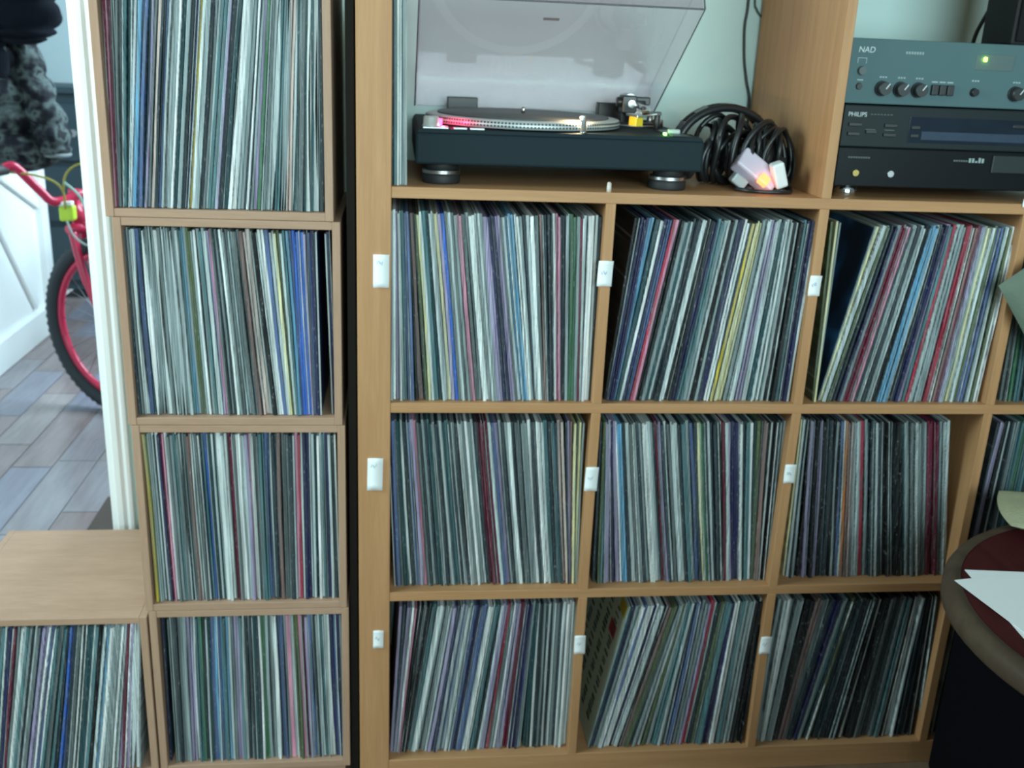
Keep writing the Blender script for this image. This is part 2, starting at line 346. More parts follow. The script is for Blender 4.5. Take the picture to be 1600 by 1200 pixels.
for i in (1, 2, 3):
    for k in range(3):
        MB().box(i*PIT-0.016, i*PIT, 0, DEP, S1-(k+1)*PIT, S1-k*PIT-0.0172).build('divider', OAK_V, sh, bevel=0.0008)
    if i == 2: MB().box(i*PIT-0.016, i*PIT, 0, DEP, S1, TOPZ).build('divider', OAK_V, sh, bevel=0.0008)
pg = MB(); pg.cyl((0.3394, 0.008, S1), (0.3394, 0.008, S1+0.013), 0.0036, n=12); pg.lathe([(0.0036, 0), (0.0030, 0.0015), (0.0015, 0.0024)], (0.3394, 0.008, S1+0.013), 12)
pg.build('dowel_peg', mat('pale_wood_peg', (0.70, 0.62, 0.56), 0.6, var=0.1), label='small pale dowel peg standing on the shelf edge under the turntable', cat='dowel')

MB().box(-0.0690, -0.0560, 0.004, 0.335, 0.0, 1.46).build('gap_shade_board', mat('gap_shade_brown', (0.012, 0.009, 0.007), 0.85, 0.0, 0.15, var=0.2), bevel=0.001, label='added dark board standing in for the shade between crate stack and shelving', cat='board')  # near-black board added in place of the shade in this gap
# paper tags stuck on the front edges
tags = [(-0.0283, -0.0034, 0.9456, 0.9982, 'white paper tag on the left upright beside the upper record row'),
        (0.3287, 0.3526, 0.9538, 0.9952, 'white paper tag on the first divider in the upper record row'),
        (0.6835, 0.7035, 0.9435, 0.9776, 'white paper tag on the divider under the amplifier in the upper row'),
        (-0.0383, -0.0128, 0.5977, 0.6559, 'white paper tag on the left upright beside the middle record row'),
        (0.3312, 0.3534, 0.5939, 0.6383, 'white paper tag on the first divider in the middle record row'),
        (0.6850, 0.7050, 0.6066, 0.6417, 'white paper tag on the second divider in the middle record row'),
        (-0.0292, -0.0112, 0.2923, 0.3279, 'small white paper tag on the left upright beside the bottom record row'),
        (0.3327, 0.3528, 0.2700, 0.3081, 'white paper tag on the first divider in the bottom record row'),
        (0.6830, 0.7042, 0.2600, 0.2963, 'shaded white paper tag on the second divider in the bottom record row'),
        (1.0300, 1.0560, 1.0985, 1.1120, 'white paper tag at the shelf edge right under the disc recorder')]
rt = random.Random(5)
for x0, x1, z0, z1, lb in tags:
    m_ = MB(); n_ = 6; w_ = x1-x0; tl = rt.uniform(-0.0012, 0.0012)
    vs_ = []
    for side in (0.0, 0.0006):
        for j in range(n_+1):
            f_ = j/n_
            for xx in (x0, (x0+x1)/2, x1):
                vs_.append((xx + tl*(f_-0.5), -0.0008 - side - 0.0012*(abs(f_-0.5)*2)**3 - (0.0010 if xx != (x0+x1)/2 else 0), z0+(z1-z0)*f_))
    fs = []; st = 3*(n_+1)
    for j in range(n_):
        for k in range(2):
            a_ = j*3+k; fs += [(a_, a_+1, a_+4, a_+3), (st+a_+3, st+a_+4, st+a_+1, st+a_)]
    for j in range(n_): fs += [(j*3, j*3+3, st+j*3+3, st+j*3), (j*3+2, st+j*3+2, st+j*3+5, j*3+5)]
    fs += [(0, st, st+1, 1), (1, st+1, st+2, 2), (3*n_, 3*n_+1, st+3*n_+1, st+3*n_), (3*n_+1, 3*n_+2, st+3*n_+2, st+3*n_+1)]
    m_.add(vs_, fs, True); o_ = m_.build('paper_tag', PAPER, label=lb, cat='tag', group='paper tags on the shelving edges')
    s_ = MB(); zc = z0+(z1-z0)*(0.74 if z1-z0 > 0.045 else 0.55); xw = x0+w_*0.28
    for q in range(3):
        s_.obox((xw+q*w_*0.14, -0.0034, zc+rt.uniform(-0.002, 0.002)), (1, 0, rt.uniform(-0.6, 0.6)), (0, 1, 0), (rt.uniform(-0.5, 0.5), 0, 1), 0.0007, 0.0002, 0.0028)
    s_.build('handwriting', BLUEINK if z1 > 0.9 else INK, o_)

# ================================================================ PLYWOOD CRATES
CR_ = {}
def crate(key, x0, x1, z0, z1, label, plinth=0.0, d=0.337, t=0.0125):
    e = empty('record_crate', ((x0+x1)/2, d/2, z0-plinth), label, 'crate', 'plywood record crates')
    MB().box(x0, x0+t, 0, d, z0, z1).build('side_board', PLY_V, e, bevel=0.0009)
    MB().box(x1-t, x1, 0, d, z0, z1).build('side_board', PLY_V, e, bevel=0.0009)
    MB().box(x0+t, x1-t, 0.0006, d, z0, z0+t).build('bottom_board', PLY_H, e, bevel=0.0009)
    MB().box(x0+t, x1-t, 0.0006, d, z1-t, z1).build('top_board', PLY_H, e, bevel=0.0009)
    MB().box(x0+t, x1-t, d-0.006, d, z0+t, z1-t).build('back_board', PLY_H, e)
    if plinth: MB().box(x0+0.01, x1-0.01, 0.02, d-0.02, z0-plinth, z0).build('plinth', PLY_H, e)
crate('C4', -0.4095, -0.0715, 0.042, 0.373, 'bottom plywood crate of the tall stack beside the shelving', 0.042)
crate('C3', -0.4135, -0.0745, 0.3735, 0.7125, 'third plywood crate down in the stack, with mixed bright sleeves')
crate('C2', -0.4170, -0.0785, 0.713, 1.0465, 'second plywood crate from the top, blue sleeves at its right')
crate('C1', -0.4255, -0.0885, 1.047, 1.392, 'top plywood crate of the stack, with dark red sleeves at its left')
crate('C5', -0.7520, -0.4135, 0.030, 0.362, 'low plywood crate on the floor left of the stack, top left bare', 0.030)

# ================================================================ RECORD SLEEVES
# every entry: left edge, colour, right edge (tenths of a millimetre, at mid height) / lean (tenths of a degree)
SLEEVES = {
    'C1': (1.060, 0.012, 0.309, '-4138M-4082/12 -4082P-4067/17 -4067M-4016/21 -4016w-3995/25 -3995G-3908/32 -3908T-3856/40 -3856Q-3792/48 -3792W-3741/55 -3741S-3676/57 -3676B-3586/57 -3586Q-3542/57 -3542L-3509/58 -3509g-3470/58 -3470C-3406/58 -3406D-3367/58 -3367B-3302/59 -3302w-3212/59 -3212g-3160/60 -3160W-3129/60 -3129Q-3056/60 -3056g-3004/61 -3004D-2939/61 -2939N-2887/62 -2887Y-2853/62 -2853W-2809/62 -2809g-2744/63 -2744D-2679/63 -2679G-2640/64 -2640w-2613/64 -2613T-2509/65 -2509w-2483/65 -2483L-2451/65 -2451D-2378/66 -2378Q-2312/66 -2312W-2247/67 -2247W-2181/64 -2181g-2089/61 -2089D-2063/58 -2063W-2023/56 -2023g-1970/54 -1970L-1918/51 -1918E-1852/48 -1852g-1799/46 -1799w-1693/42 -1693T-1614/37 -1614g-1534/33 -1534C-1455/29 -1455w-1428/27 -1428Q-1375/25 -1375G-1295/21 -1295Q-1256/17 -1256W-1216/15 -1216Q-1162/12 -1162w-1096/9 -1096D-1024/5'),
    'C2': (0.726, 0.014, 0.302, '-4049D-4004/-6 -4004G-3950/-7 -3950w-3884/-8 -3884B-3817/-8 -3817Q-3777/-9 -3777W-3710/-10 -3710g-3643/-11 -3643w-3603/-12 -3603W-3536/-12 -3536G-3483/-13 -3483w-3402/-14 -3402g-3348/-15 -3348w-3308/-16 -3308g-3268/-16 -3268w-3214/-17 -3214T-3174/-17 -3174S-3147/-18 -3147g-3106/-18 -3106F-3025/-19 -3025g-2985/-20 -2985W-2944/-21 -2944g-2890/-22 -2890T-2850/-23 -2850w-2809/-24 -2809w-2768/-26 -2768L-2728/-27 -2728P-2701/-27 -2701G-2646/-28 -2646g-2606/-30 -2606D-2565/-31 -2565W-2511/-32 -2511G-2429/-34 -2429g-2347/-36 -2347G-2279/-38 -2279G-2238/-39 -2238A-2170/-40 -2170C-2074/-43 -2074w-2033/-44 -2033K-1960/-46 -1960W-1897/-48 -1897W-1855/-45 -1855B-1787/-42 -1787w-1746/-39 -1746y-1691/-36 -1691F-1649/-34 -1649w-1608/-32 -1608T-1567/-29 -1567S-1526/-27 -1526B-1484/-25 -1484U-1429/-22 -1429U-1374/-19 -1374U-1319/-16 -1319L-1291/-14 -1291B-1236/-12 -1236N-1166/-9 -1166w-1139/-6 -1006w-978/-14 -978N-917/-15'),
    'C3': (0.386, 0.012, 0.307, '-3990Y-3946/-6 -3946F-3912/-6 -3912g-3860/-6 -3860w-3822/-7 -3822D-3796/-7 -3796W-3757/-7 -3757N-3718/-8 -3718M-3679/-8 -3679P-3653/-8 -3653W-3614/-8 -3614G-3557/-9 -3557g-3511/-9 -3511T-3459/-9 -3459G-3420/-10 -3420w-3394/-10 -3394D-3342/-10 -3342G-3290/-11 -3290A-3211/-11 -3211G-3120/-12 -3120W-3081/-12 -3081T-3028/-12 -3028U-2963/-12 -2963Q-2911/-11 -2911w-2871/-11 -2871Q-2819/-11 -2819W-2748/-10 -2748w-2701/-10 -2701W-2661/-9 -2661G-2643/-9 -2643M-2556/-9 -2556G-2517/-8 -2517W-2438/-8 -2438w-2372/-7 -2372L-2319/-7 -2319P-2292/-7 -2292W-2240/-6 -2240G-2147/-5 -2147T-2068/-4 -2068B-1988/-4 -1988w-1956/-3 -1956D-1869/-2 -1869A-1802/-1 -1802G-1682/-0 -1682D-1616/1 -1616w-1584/1 -1584P-1536/1 -1536R-1482/1 -1482w-1456/1 -1456N-1348/0 -1348w-1268/-1 -1268Q-1215/-1 -1215W-1134/-2 -1134T-1094/-4 -1094N-1027/-5 -1027w-986/-7 -986D-914/-9 -914W-879/-11'),
    'C4': (0.054, 0.012, 0.300, '-3828G-3804/3 -3804w-3781/3 -3781G-3733/4 -3733D-3685/5 -3685G-3638/6 -3638g-3542/7 -3542L-3471/9 -3471L-3435/10 -3435W-3394/10 -3394T-3303/10 -3303E-3274/9 -3274D-3207/9 -3207w-3178/8 -3178Q-3135/8 -3135B-3063/8 -3063S-3003/7 -3003B-2967/6 -2967S-2918/6 -2918T-2870/6 -2870S-2822/5 -2822w-2786/5 -2786G-2726/4 -2726L-2629/4 -2629T-2556/3 -2556D-2484/2 -2484g-2447/2 -2447D-2399/1 -2399Q-2338/1 -2338D-2289/0 -2289W-2253/-0 -2253E-2168/-1 -2168g-2119/-2 -2119G-2058/-3 -2058W-1973/-5 -1973D-1948/-6 -1948B-1850/-7 -1850g-1802/-8 -1802P-1728/-9 -1728w-1667/-10 -1667F-1581/-12 -1581P-1507/-13 -1507M-1458/-14 -1458L-1409/-14 -1409B-1348/-15 -1348g-1310/-15 -1310D-1274/-16 -1274w-1200/-16 -1200T-1126/-17 -1126w-1076/-17 -1076W-1027/-18 -1027N-965/-17 -965B-915/-13 -915N-878/-10 -878g-828/-7'),
    'C5': (0.043, 0.012, 0.300, '-7342g-7279/92 -7279D-7216/92 -7216w-7154/92 -7154T-7090/92 -7090N-7027/92 -7027g-6964/92 -6964W-6922/92 -6922D-6859/92 -6859G-6796/92 -6796T-6732/92 -6732w-6701/92 -6701D-6669/92 -6669N-6627/92 -6627w-6595/94 -6595M-6563/96 -6563g-6500/99 -6500W-6458/102 -6458w-6415/104 -6415T-6373/105 -6373g-6330/105 -6330D-6298/105 -6298w-6256/106 -6256G-6203/106 -6203N-6160/106 -6160L-6054/107 -6054W-6022/107 -6022B-5968/107 -5968W-5936/107 -5936T-5894/108 -5894G-5819/104 -5819T-5733/99 -5733D-5690/94 -5690T-5669/92 -5669U-5626/90 -5626B-5583/87 -5583D-5519/84 -5519G-5454/82 -5454W-5422/82 -5422D-5368/82 -5368Q-5260/83 -5260w-5228/83 -5228T-5174/84 -5174K-5120/84 -5120g-5088/84 -5088w-5044/85 -5044S-4990/85 -4990W-4947/85 -4947w-4915/85 -4915g-4850/82 -4850w-4795/79 -4795W-4741/77 -4741w-4687/74 -4687L-4643/68 -4643M-4578/62 -4578L-4524/56 -4524w-4458/49 -4458W-4393/42 -4393g-4371/39'),
    'S11': (0.752, 0.014, 0.311, '-12g27/-3 27W71/-5 71L116/-9 116w160/-12 160T220/-17 220B324/-24 324K369/-31 369A443/-36 443F503/-42 503y548/-46 548w584/-48 584T652/-50 652Q712/-52 712w787/-54 787y847/-56 847L907/-56 907U967/-57 967G1012/-57 1012w1072/-58 1072G1118/-59 1118g1163/-59 1163P1238/-60 1238G1299/-61 1299g1359/-61 1359W1465/-62 1465w1540/-64 1540g1586/-66 1586L1646/-67 1646L1677/-68 1677N1798/-69 1798L1874/-71 1874G1920/-72 1920w1966/-73 1966S2088/-71 2088W2164/-66 2164g2210/-62 2210D2255/-59 2255w2317/-56 2317W2378/-53 2378G2439/-49 2439A2500/-45 2500D2546/-42 2546D2623/-38 2623W2669/-34 2669P2746/-32 2746D2823/-30 2823g2885/-28 2885E2993/-26 2993g3039/-24 3039M3101/-23 3101w3147/-19 3147W3256/-14 3256w3302/-8 3302D3364/-5'),
    'S12': (0.752, 0.016, 0.311, '3725K3778/53 3778g3800/57 3800N3919/64 3919S3998/73 3998Q4060/80 4060W4123/85 4123N4186/86 4186B4265/87 4265R4303/88 4303P4359/88 4359K4454/87 4454g4517/87 4517Q4581/86 4581w4628/86 4628D4707/85 4707D4755/84 4755w4802/84 4802W4850/83 4850K4961/81 4961N5057/79 5057T5152/77 5152g5216/75 5216w5254/74 5254K5344/72 5344g5408/70 5408N5504/68 5504W5584/71 5584D5616/72 5616Y5680/74 5680y5825/70 5825g5921/63 5921w6018/57 6018L6115/51 6115w6195/45 6195Q6276/40 6276w6325/36 6325W6390/32 6390w6454/28 6454K6519/25 6519K6649/22 6649T6714/19 6714N6822/17 6822w6867/16'),
    'S13': (0.752, 0.016, 0.311, '7194F7240/-21 7240y7283/-10 7283g7319/0 7654y7727/104 7727w7793/114 7793F7842/112 7842w7892/111 7892D7975/108 7975N8024/106 8024g8091/104 8091M8174/102 8174P8256/99 8256D8323/97 8323g8389/95 8389D8456/93 8456g8506/91 8506w8556/89 8556K8639/87 8639S8723/84 8723S8790/80 8790w8840/77 8840K8890/74 8890N8990/71 8990L9058/66 9058T9108/63 9108R9175/60 9175w9242/57 9242g9326/53 9326g9394/49 9394R9512/45 9512A9596/43 9596M9664/42 9664L9714/41 9714g9799/40 9799y9867/38 9867w9918/37 9918F9986/34 9986B10070/31 10070g10156/28 10156W10207/25 10207F10258/24 10258W10326/21 10326D10377/20'),
    'S21': (0.401, 0.024, 0.311, '14N68/-23 68B123/-24 123G169/-28 169Q246/-33 246W287/-37 287D369/-39 369B424/-42 424L471/-43 471P534/-45 534G589/-47 589D630/-48 630g685/-49 685D726/-50 726T768/-50 768Q823/-51 823w864/-52 864D947/-54 947w988/-55 988Q1044/-56 1044T1099/-57 1099D1154/-58 1154w1210/-60 1210D1279/-61 1279w1335/-61 1335g1390/-62 1390W1432/-62 1432g1502/-63 1502w1543/-64 1543D1613/-64 1613M1697/-65 1697M1794/-65 1794w1836/-65 1836B1906/-65 1906L1976/-65 1976w2004/-65 2004D2074/-65 2074g2130/-65 2130W2201/-65 2201D2243/-64 2243G2341/-62 2341g2454/-61 2454W2510/-59 2510D2581/-58 2581W2680/-57 2680w2722/-56 2722T2793/-56 2793D2849/-55 2849T2906/-54 2906D2954/-54 2954C3062/-50 3062D3091/-42 3091L3133/-37 3133A3176/-32 3176y3219/-27 3219F3247/-22 3247y3290/-17 3290g3324/-12'),
    'S22': (0.401, 0.022, 0.311, '3600D3657/-11 3657F3700/-18 3700T3743/-24 3743L3843/-33 3843N3915/-45 3915L3978/-54 3978W4015/-61 4015S4101/-64 4101D4173/-66 4173w4245/-69 4245G4317/-71 4317g4361/-72 4361D4418/-74 4418g4491/-75 4491W4578/-77 4578w4650/-79 4650g4693/-79 4693D4722/-79 4722M4780/-79 4780L4824/-80 4824D4882/-80 4882w4926/-80 4926G4984/-80 4984w5071/-81 5071w5130/-81 5130D5188/-81 5188T5276/-80 5276g5334/-79 5334B5407/-78 5407D5466/-77 5466y5510/-76 5510E5583/-76 5583D5642/-76 5642w5686/-76 5686D5744/-75 5744D5833/-73 5833K5891/-71 5891M5936/-69 5936w6009/-67 6009L6054/-66 6054N6186/-63 6186W6246/-60 6246D6305/-58 6305T6379/-56 6379W6438/-54 6438Q6468/-49 6468F6542/-43 6542A6631/-34 6631K6661/-28 6661w6691/-25 6691K6780/-22 6780D6869/-19 6869w6905/-17 6905K6935/-16'),
    'S23': (0.401, 0.030, 0.311, '7219y7258/-12 7258w7324/-16 7324g7370/-23 7370K7460/-31 7460L7581/-44 7581K7657/-49 7657L7732/-50 7732K7793/-51 7793D7884/-53 7884D7945/-54 7945K7990/-55 7990g8036/-56 8036K8081/-57 8081B8127/-58 8127w8158/-59 8158O8218/-60 8218A8295/-64 8295A8356/-68 8356g8402/-71 8402w8447/-73 8447g8478/-75 8478R8524/-77 8524R8570/-78 8570g8631/-79 8631D8723/-81 8723T8769/-82 8769w8815/-83 8815D8923/-85 8923w8953/-86 8953K9107/-88 9107g9138/-91 9138K9277/-93 9277w9308/-96 9308Q9339/-97 9339g9447/-97 9447G9509/-96 9509w9587/-95 9587g9680/-94 9680G9726/-94 9726g9773/-93 9773M9898/-93 9898M9975/-92 9975D10022/-91 10022g10116/-91 10116w10209/-90'),
    'S31': (0.050, 0.022, 0.311, '87L145/29 145D194/36 194L261/43 261W305/50 305P340/54 340K436/60 436g456/65 456K509/68 509D553/72 553T626/77 626w669/82 669W757/83 757D801/81 801g860/80 860w918/79 918L977/78 977N1065/76 1065w1139/74 1139B1168/73 1168w1212/72 1212w1301/71 1301B1360/71 1360N1448/72 1448B1552/74 1552W1611/75 1611W1685/73 1685T1774/70 1774D1819/67 1819w1863/65 1863L1952/63 1952R2012/59 2012G2086/57 2086W2131/54 2131L2220/49 2220M2280/44 2280M2340/40 2340N2400/36 2400N2475/31 2475g2550/26 2550Q2654/12 2654W2700/1 2700D2760/-0 2760g2820/-0 2820D2865/-0 2865w2910/-0 2910D2970/-0 2970w3016/-0 3016G3076/0 3076D3136/0 3136w3197/0 3197W3242/-0 3242w3303/-1 3303W3363/-1'),
    'S32': (0.050, 0.016, 0.311, '4058Q4110/107 4110N4171/109 4171g4247/110 4247W4323/112 4323B4369/114 4369W4446/116 4446W4507/118 4507N4538/119 4538W4599/120 4599w4661/123 4661K4737/125 4737A4799/127 4799F4891/130 4891G4938/131 4938g5030/121 5030w5076/111 5076F5154/102 5154g5231/91 5231T5308/80 5308w5355/71 5355D5417/63 5417w5448/56 5448B5510/54 5510N5572/54 5572g5681/54 5681L5728/54 5728R5821/54 5821w5853/54 5853D5931/54 5931F6009/54 6009T6118/54 6118N6165/54 6165N6228/46 6228W6322/34 6322D6369/30 6369T6463/31 6463g6526/33 6526g6605/34 6605w6652/34 6652K6747/30 6747w6779/26 6779K6858/22'),
    'S33': (0.050, 0.018, 0.311, '7139g7209/16 7209W7348/25 7348D7401/34 7401g7541/43 7541K7646/54 7646K7716/61 7716A7839/68 7839G7944/74 7944D8032/80 8032N8173/87 8173g8226/93 8226T8297/94 8297D8368/90 8368F8456/86 8456D8545/81 8545g8598/77 8598D8740/74 8740K8829/70 8829g8882/68 8882K8953/67 8953w9007/64 9007K9221/58 9221G9311/52 9311D9454/47 9454G9562/41 9562T9651/37 9651g9705/34 9705K9813/31 9813w9994/24 9994K10048/12 10048D10138/3 10138K10320/-14 10320D10392/-28'),
    'S14': (0.752, 0.020, 0.311, '10678G10747/-30 10747T10817/-31 10817E10903/-31 10903T10990/-32 10990D11077/-33 11077T11164/-34 11164g11269/-34 11269Q11374/-34 11374T11478/-34 11478G11584/-34'),
    'S24': (0.401, 0.020, 0.311, '10762D10806/19 10806L10893/17 10893K10961/13 10961w11042/10 11042D11086/7 11086g11142/5 11142D11204/2 11204T11298/-1 11298E11392/-4 11392T11517/-4 11517Q11643/-4 11643T11769/-4 11769g11894/-4'),
    'S34': (0.050, 0.020, 0.311, '10733w10788/6 10788D10879/5 10879K10970/5 10970A11098/4 11098G11209/4 11209K11319/3 11319w11392/3 11392D11503/2 11503T11650/1 11650D11798/1'),
    'TT': (1.103, 0.020, 0.313, '-18D25/-2 25T64/-3 64W107/-3 107w145/-3 145g183/-3 183w226/-3'),
}
TINT = (0.84, 1.0, 0.97)
PAL = {'W': ((222, 246, 240), 'white'), 'w': ((182, 208, 206), 'off-white'), 'g': ((138, 165, 165), 'light grey'), 'G': ((98, 118, 118), 'mid grey'), 'K': ((14, 20, 25), 'black'),
       'D': ((44, 64, 72), 'slate grey'), 'N': ((40, 46, 92), 'navy'), 'B': ((76, 108, 158), 'denim blue'), 'U': ((48, 112, 226), 'bright blue'), 'S': ((92, 172, 212), 'sky blue'),
       'T': ((72, 130, 135), 'teal'), 'Q': ((28, 76, 82), 'dark teal'), 'R': ((178, 48, 74), 'red'), 'M': ((118, 34, 62), 'maroon'), 'P': ((212, 142, 170), 'pink'), 'L': ((152, 152, 185), 'lavender'),
       'Y': ((196, 184, 50), 'mustard yellow'), 'y': ((216, 226, 160), 'pale yellow'), 'O': ((196, 124, 56), 'orange'), 'E': ((60, 128, 84), 'green'), 'F': ((84, 106, 70), 'olive green'),
       'A': ((128, 110, 104), 'taupe'), 'C': ((208, 196, 182), 'cream')}
def albedo(rgb, j=1.0):
    m_ = max(rgb)-min(rgb); k = 0.14 if m_ > 60 else 0.05; gy = sum(rgb)/3
    rgb = tuple(c*(1-k)+gy*k for c in rgb)
    return tuple(min(0.9, max(0.006, c*0.98/t*j)) for c, t in zip(lin(rgb), TINT))
CELLNAME = {'C1': 'the top crate of the stack', 'C2': 'the second crate down', 'C3': 'the third crate down', 'C4': 'the bottom crate of the stack', 'C5': 'the low crate on the floor',
            'S11': 'the upper left compartment', 'S12': 'the upper middle compartment', 'S13': 'the compartment under the amplifier', 'S21': 'the middle row left compartment', 'S22': 'the central compartment',
            'S23': 'the middle row right compartment', 'S31': 'the bottom left compartment', 'S32': 'the bottom middle compartment', 'S33': 'the bottom right compartment',
            'S14': 'the far right upper compartment', 'S24': 'the far right middle compartment', 'S34': 'the far right bottom compartment', 'TT': 'the gap left of the turntable'}
SM = sleeve_mat('record_sleeve_card', False); SMS = sleeve_mat('thin_record_sleeve_card', True)
NS = 4
def sleeve_geo(bow, wav, lens=0.0):
    """unit sleeve: x thickness, y depth (spine at 0), z height centred"""
    vs_, fs = [], []; prof = [(-0.5, 0.0018), (-0.34, 0.0), (0.34, 0.0), (0.5, 0.0018), (0.5, 1.0), (-0.5, 1.0)]; n = len(prof)
    for j in range(NS+1):
        f_ = j/NS; dx = bow*math.sin(math.pi*f_); dy = wav*math.sin(2*math.pi*f_+1.0)
        k_ = 1.0 + lens*(math.sin(math.pi*f_)-0.5)
        for x, y in prof: vs_.append((x*(k_ if y < 0.5 else 1.0)+dx, y+(dy if y < 0.5 else 0), f_-0.5))
    for j in range(NS):
        for i in range(n): fs.append((j*n+i, j*n+(i+1) % n, (j+1)*n+(i+1) % n, (j+1)*n+i))
    fs += [tuple(reversed(range(n))), tuple(range(NS*n, NS*n+n))]
    return vs_, fs
VAR = [sleeve_geo(*q) for q in ((0, 0), (0.18, 0.004), (-0.18, -0.004), (0.3, 0.0), (-0.3, 0.006), (0.1, -0.006), (-0.1, 0.0), (0.35, 0.004, 1.3), (-0.4, 0.005, -1.1))]
def unit_mesh(i):
    me = bpy.data.meshes.new('record_sleeve'); me.from_pydata(VAR[i][0], [], VAR[i][1]); me.materials.append(SM); me.update(); return me
UM = [unit_mesh(i) for i in range(len(VAR))]
rs = random.Random(21); ALL = []
for cell, (fz, y0, h, data) in SLEEVES.items():
    for tok in data.split():
        body, lean = tok.rsplit('/', 1)
        ci = next(i for i, c in enumerate(body) if c.isalpha())
        a_, c_, b_ = int(body[:ci])/1e4, body[ci], int(body[ci+1:])/1e4
        w = b_-a_; n = 1 if w < 0.0074 else (2 if w < 0.0112 else 3 if w < 0.015 else 4)
        parts = []
        if n == 1 and w > 0.0050 and rs.random() < 0.7:          # a thin neighbour beside a broad sleeve
            th = rs.uniform(0.0010, 0.0018); parts = [(w-th, c_), (th, rs.choice('WwwwDgg'))]
            if rs.random() < 0.5: parts.reverse()
        elif n == 1: parts = [(w, c_)]
        else:
            for k in range(n):
                parts.append((w/n, c_))
            if rs.random() < 0.6:
                th = 0.0012; k = rs.randrange(n); parts[k] = (w/n-th, c_); parts.insert(k+rs.choice((0, 1)), (th, rs.choice('WwwDg')))
        x = a_
        for wi, ck in parts:
            ALL.append(dict(cell=cell, x=x+wi/2, w=wi, c=ck, a=math.radians(int(lean)/10), fz=fz, y=y0+rs.uniform(-0.004, 0.006), h=h+rs.uniform(-0.004, 0.003), j=rs.uniform(0.80, 1.16), g=rs.choice((0.985, 0.985, 0.985, 0.86, 0.90)), v=rs.choice((0, 0, 1, 2, 3, 4, 5, 6))))
            x += wi
for r in ALL:                                                       # worn, bulging sleeves
    soft = (r['cell'] == 'C1' and r['x'] > -0.175) or (r['cell'] == 'C2' and r['x'] < -0.33) or (r['cell'] == 'C5' and rs.random() < 0.2)
    if soft and r['c'] in 'Wwg': r['v'] = rs.choice((7, 8, 7))
low = {'S14': 0.5, 'S24': 0.5, 'S34': 0.3}
def showing(r):
    s_ = r['w']*low.get(r['cell'], 1.0)
    if r['cell'] == 'C5' and r['x'] < -0.66: s_ = 0
    if r['cell'] == 'S33' and r['x'] > 1.0: s_ *= 0.3
    if r['x'] > 1.10: s_ = 0
    return s_
special = [dict(cell='C4', x=-0.3925, w=0.0040, c='N', a=0.012, fz=0.0545, y=0.014, h=0.303, j=0.5, v=0, g=0.985)]
ALL += special
ALL.sort(key=lambda r: -showing(r))
for i, r in enumerate(ALL): r['top'] = i < 300
special[0]['top'] = True
for s_key in ('S13', 'S32'):                                    # the sleeves whose printed fronts show are things of their own
    lead = min((r for r in ALL if r['cell'] == s_key and abs(r['a']) > 0.12), key=lambda r: r['x']); lead['top'] = True; lead['lead'] = True; lead['w'] = max(lead['w'], 0.003); lead['c'] = 'g'
c2 = sorted((r for r in ALL if r['cell'] == 'C2'), key=lambda r: r['x'])
lead = next(a_ for a_, b_ in zip(c2, c2[1:]) if b_['x']-a_['x']-(a_['w']+b_['w'])/2 > 0.008); lead['top'] = True; lead['lead'] = True
ORD = ['first', 'second', 'third', 'fourth', 'fifth', 'sixth', 'seventh', 'eighth', 'ninth', 'tenth', 'eleventh', 'twelfth', 'thirteenth']
bycell = {}
for r in ALL:
    if r['top']: bycell.setdefault((r['cell'], r['c']), []).append(r)
for (cell, c_), L_ in bycell.items():
    L_.sort(key=lambda r: r['x']); nm = PAL[c_][1]
    for i, r in enumerate(L_):
        if len(L_) == 1: r['label'] = 'only broad %s record sleeve in %s' % (nm, CELLNAME[cell])
        elif i == len(L_)-1: r['label'] = 'rightmost broad %s record sleeve in %s' % (nm, CELLNAME[cell])
        elif i == 0: r['label'] = 'leftmost broad %s record sleeve in %s' % (nm, CELLNAME[cell])
        else: r['label'] = '%s broad %s record sleeve from the left in %s' % (ORD[i], nm, CELLNAME[cell])
special[0]['label'] = 'dark blue record sleeve turned cover outward at the left of the bottom crate'
sv, sf, sc = [], [], []
LEAD = {}
for r in ALL:
    t_ = r['w']*math.cos(r['a'])*r['g']; dpt = 0.311; sn = abs(math.sin(r['a'])); cs_ = math.cos(r['a'])
    zc = r['fz'] + r['h']/2*cs_ + t_/2*sn + 0.0004
    col = albedo(PAL[r['c']][0], r['j'])
    R_ = Matrix.Translation((r['x'], r['y'], zc)) @ Matrix.Rotation(r['a'], 4, 'Y') @ Matrix.Diagonal((t_, dpt, r['h'], 1))
    if r['top']:
        o = bpy.data.objects.new('record_sleeve', UM[0 if r.get('lead') else r['v']]); COL.objects.link(o)
        o.location = (r['x'], r['y'], zc); o.rotation_euler = (0, r['a'], 0); o.scale = (t_, dpt, r['h']); o.color = (*col, 1)
        tag(o, r['label'], 'record sleeve', 'record sleeves in ' + CELLNAME[r['cell']])
        if r.get('lead'): LEAD[r['cell']] = (o, R_)
        if r is special[0]: LEAD['C4'] = (o, R_)
    else:
        n = len(sv); vs_, fs = VAR[r['v']]
        sv += [tuple(R_ @ Vector(v)) for v in vs_]; sf += [tuple(i+n for i in f) for f in fs]; sc += [col]*len(vs_)
me = bpy.data.meshes.new('thin_record_sleeves'); me.from_pydata(sv, [], sf); me.update()
ca = me.color_attributes.new('Col', 'FLOAT_COLOR', 'POINT')
ca.data.foreach_set('color', [x for c in sc for x in (*c, 1.0)])
me.materials.append(SMS)
o = bpy.data.objects.new('thin_record_sleeves', me); COL.objects.link(o)
tag(o, 'hundreds of thin record sleeves packed between the broad ones', 'records', kind='stuff')

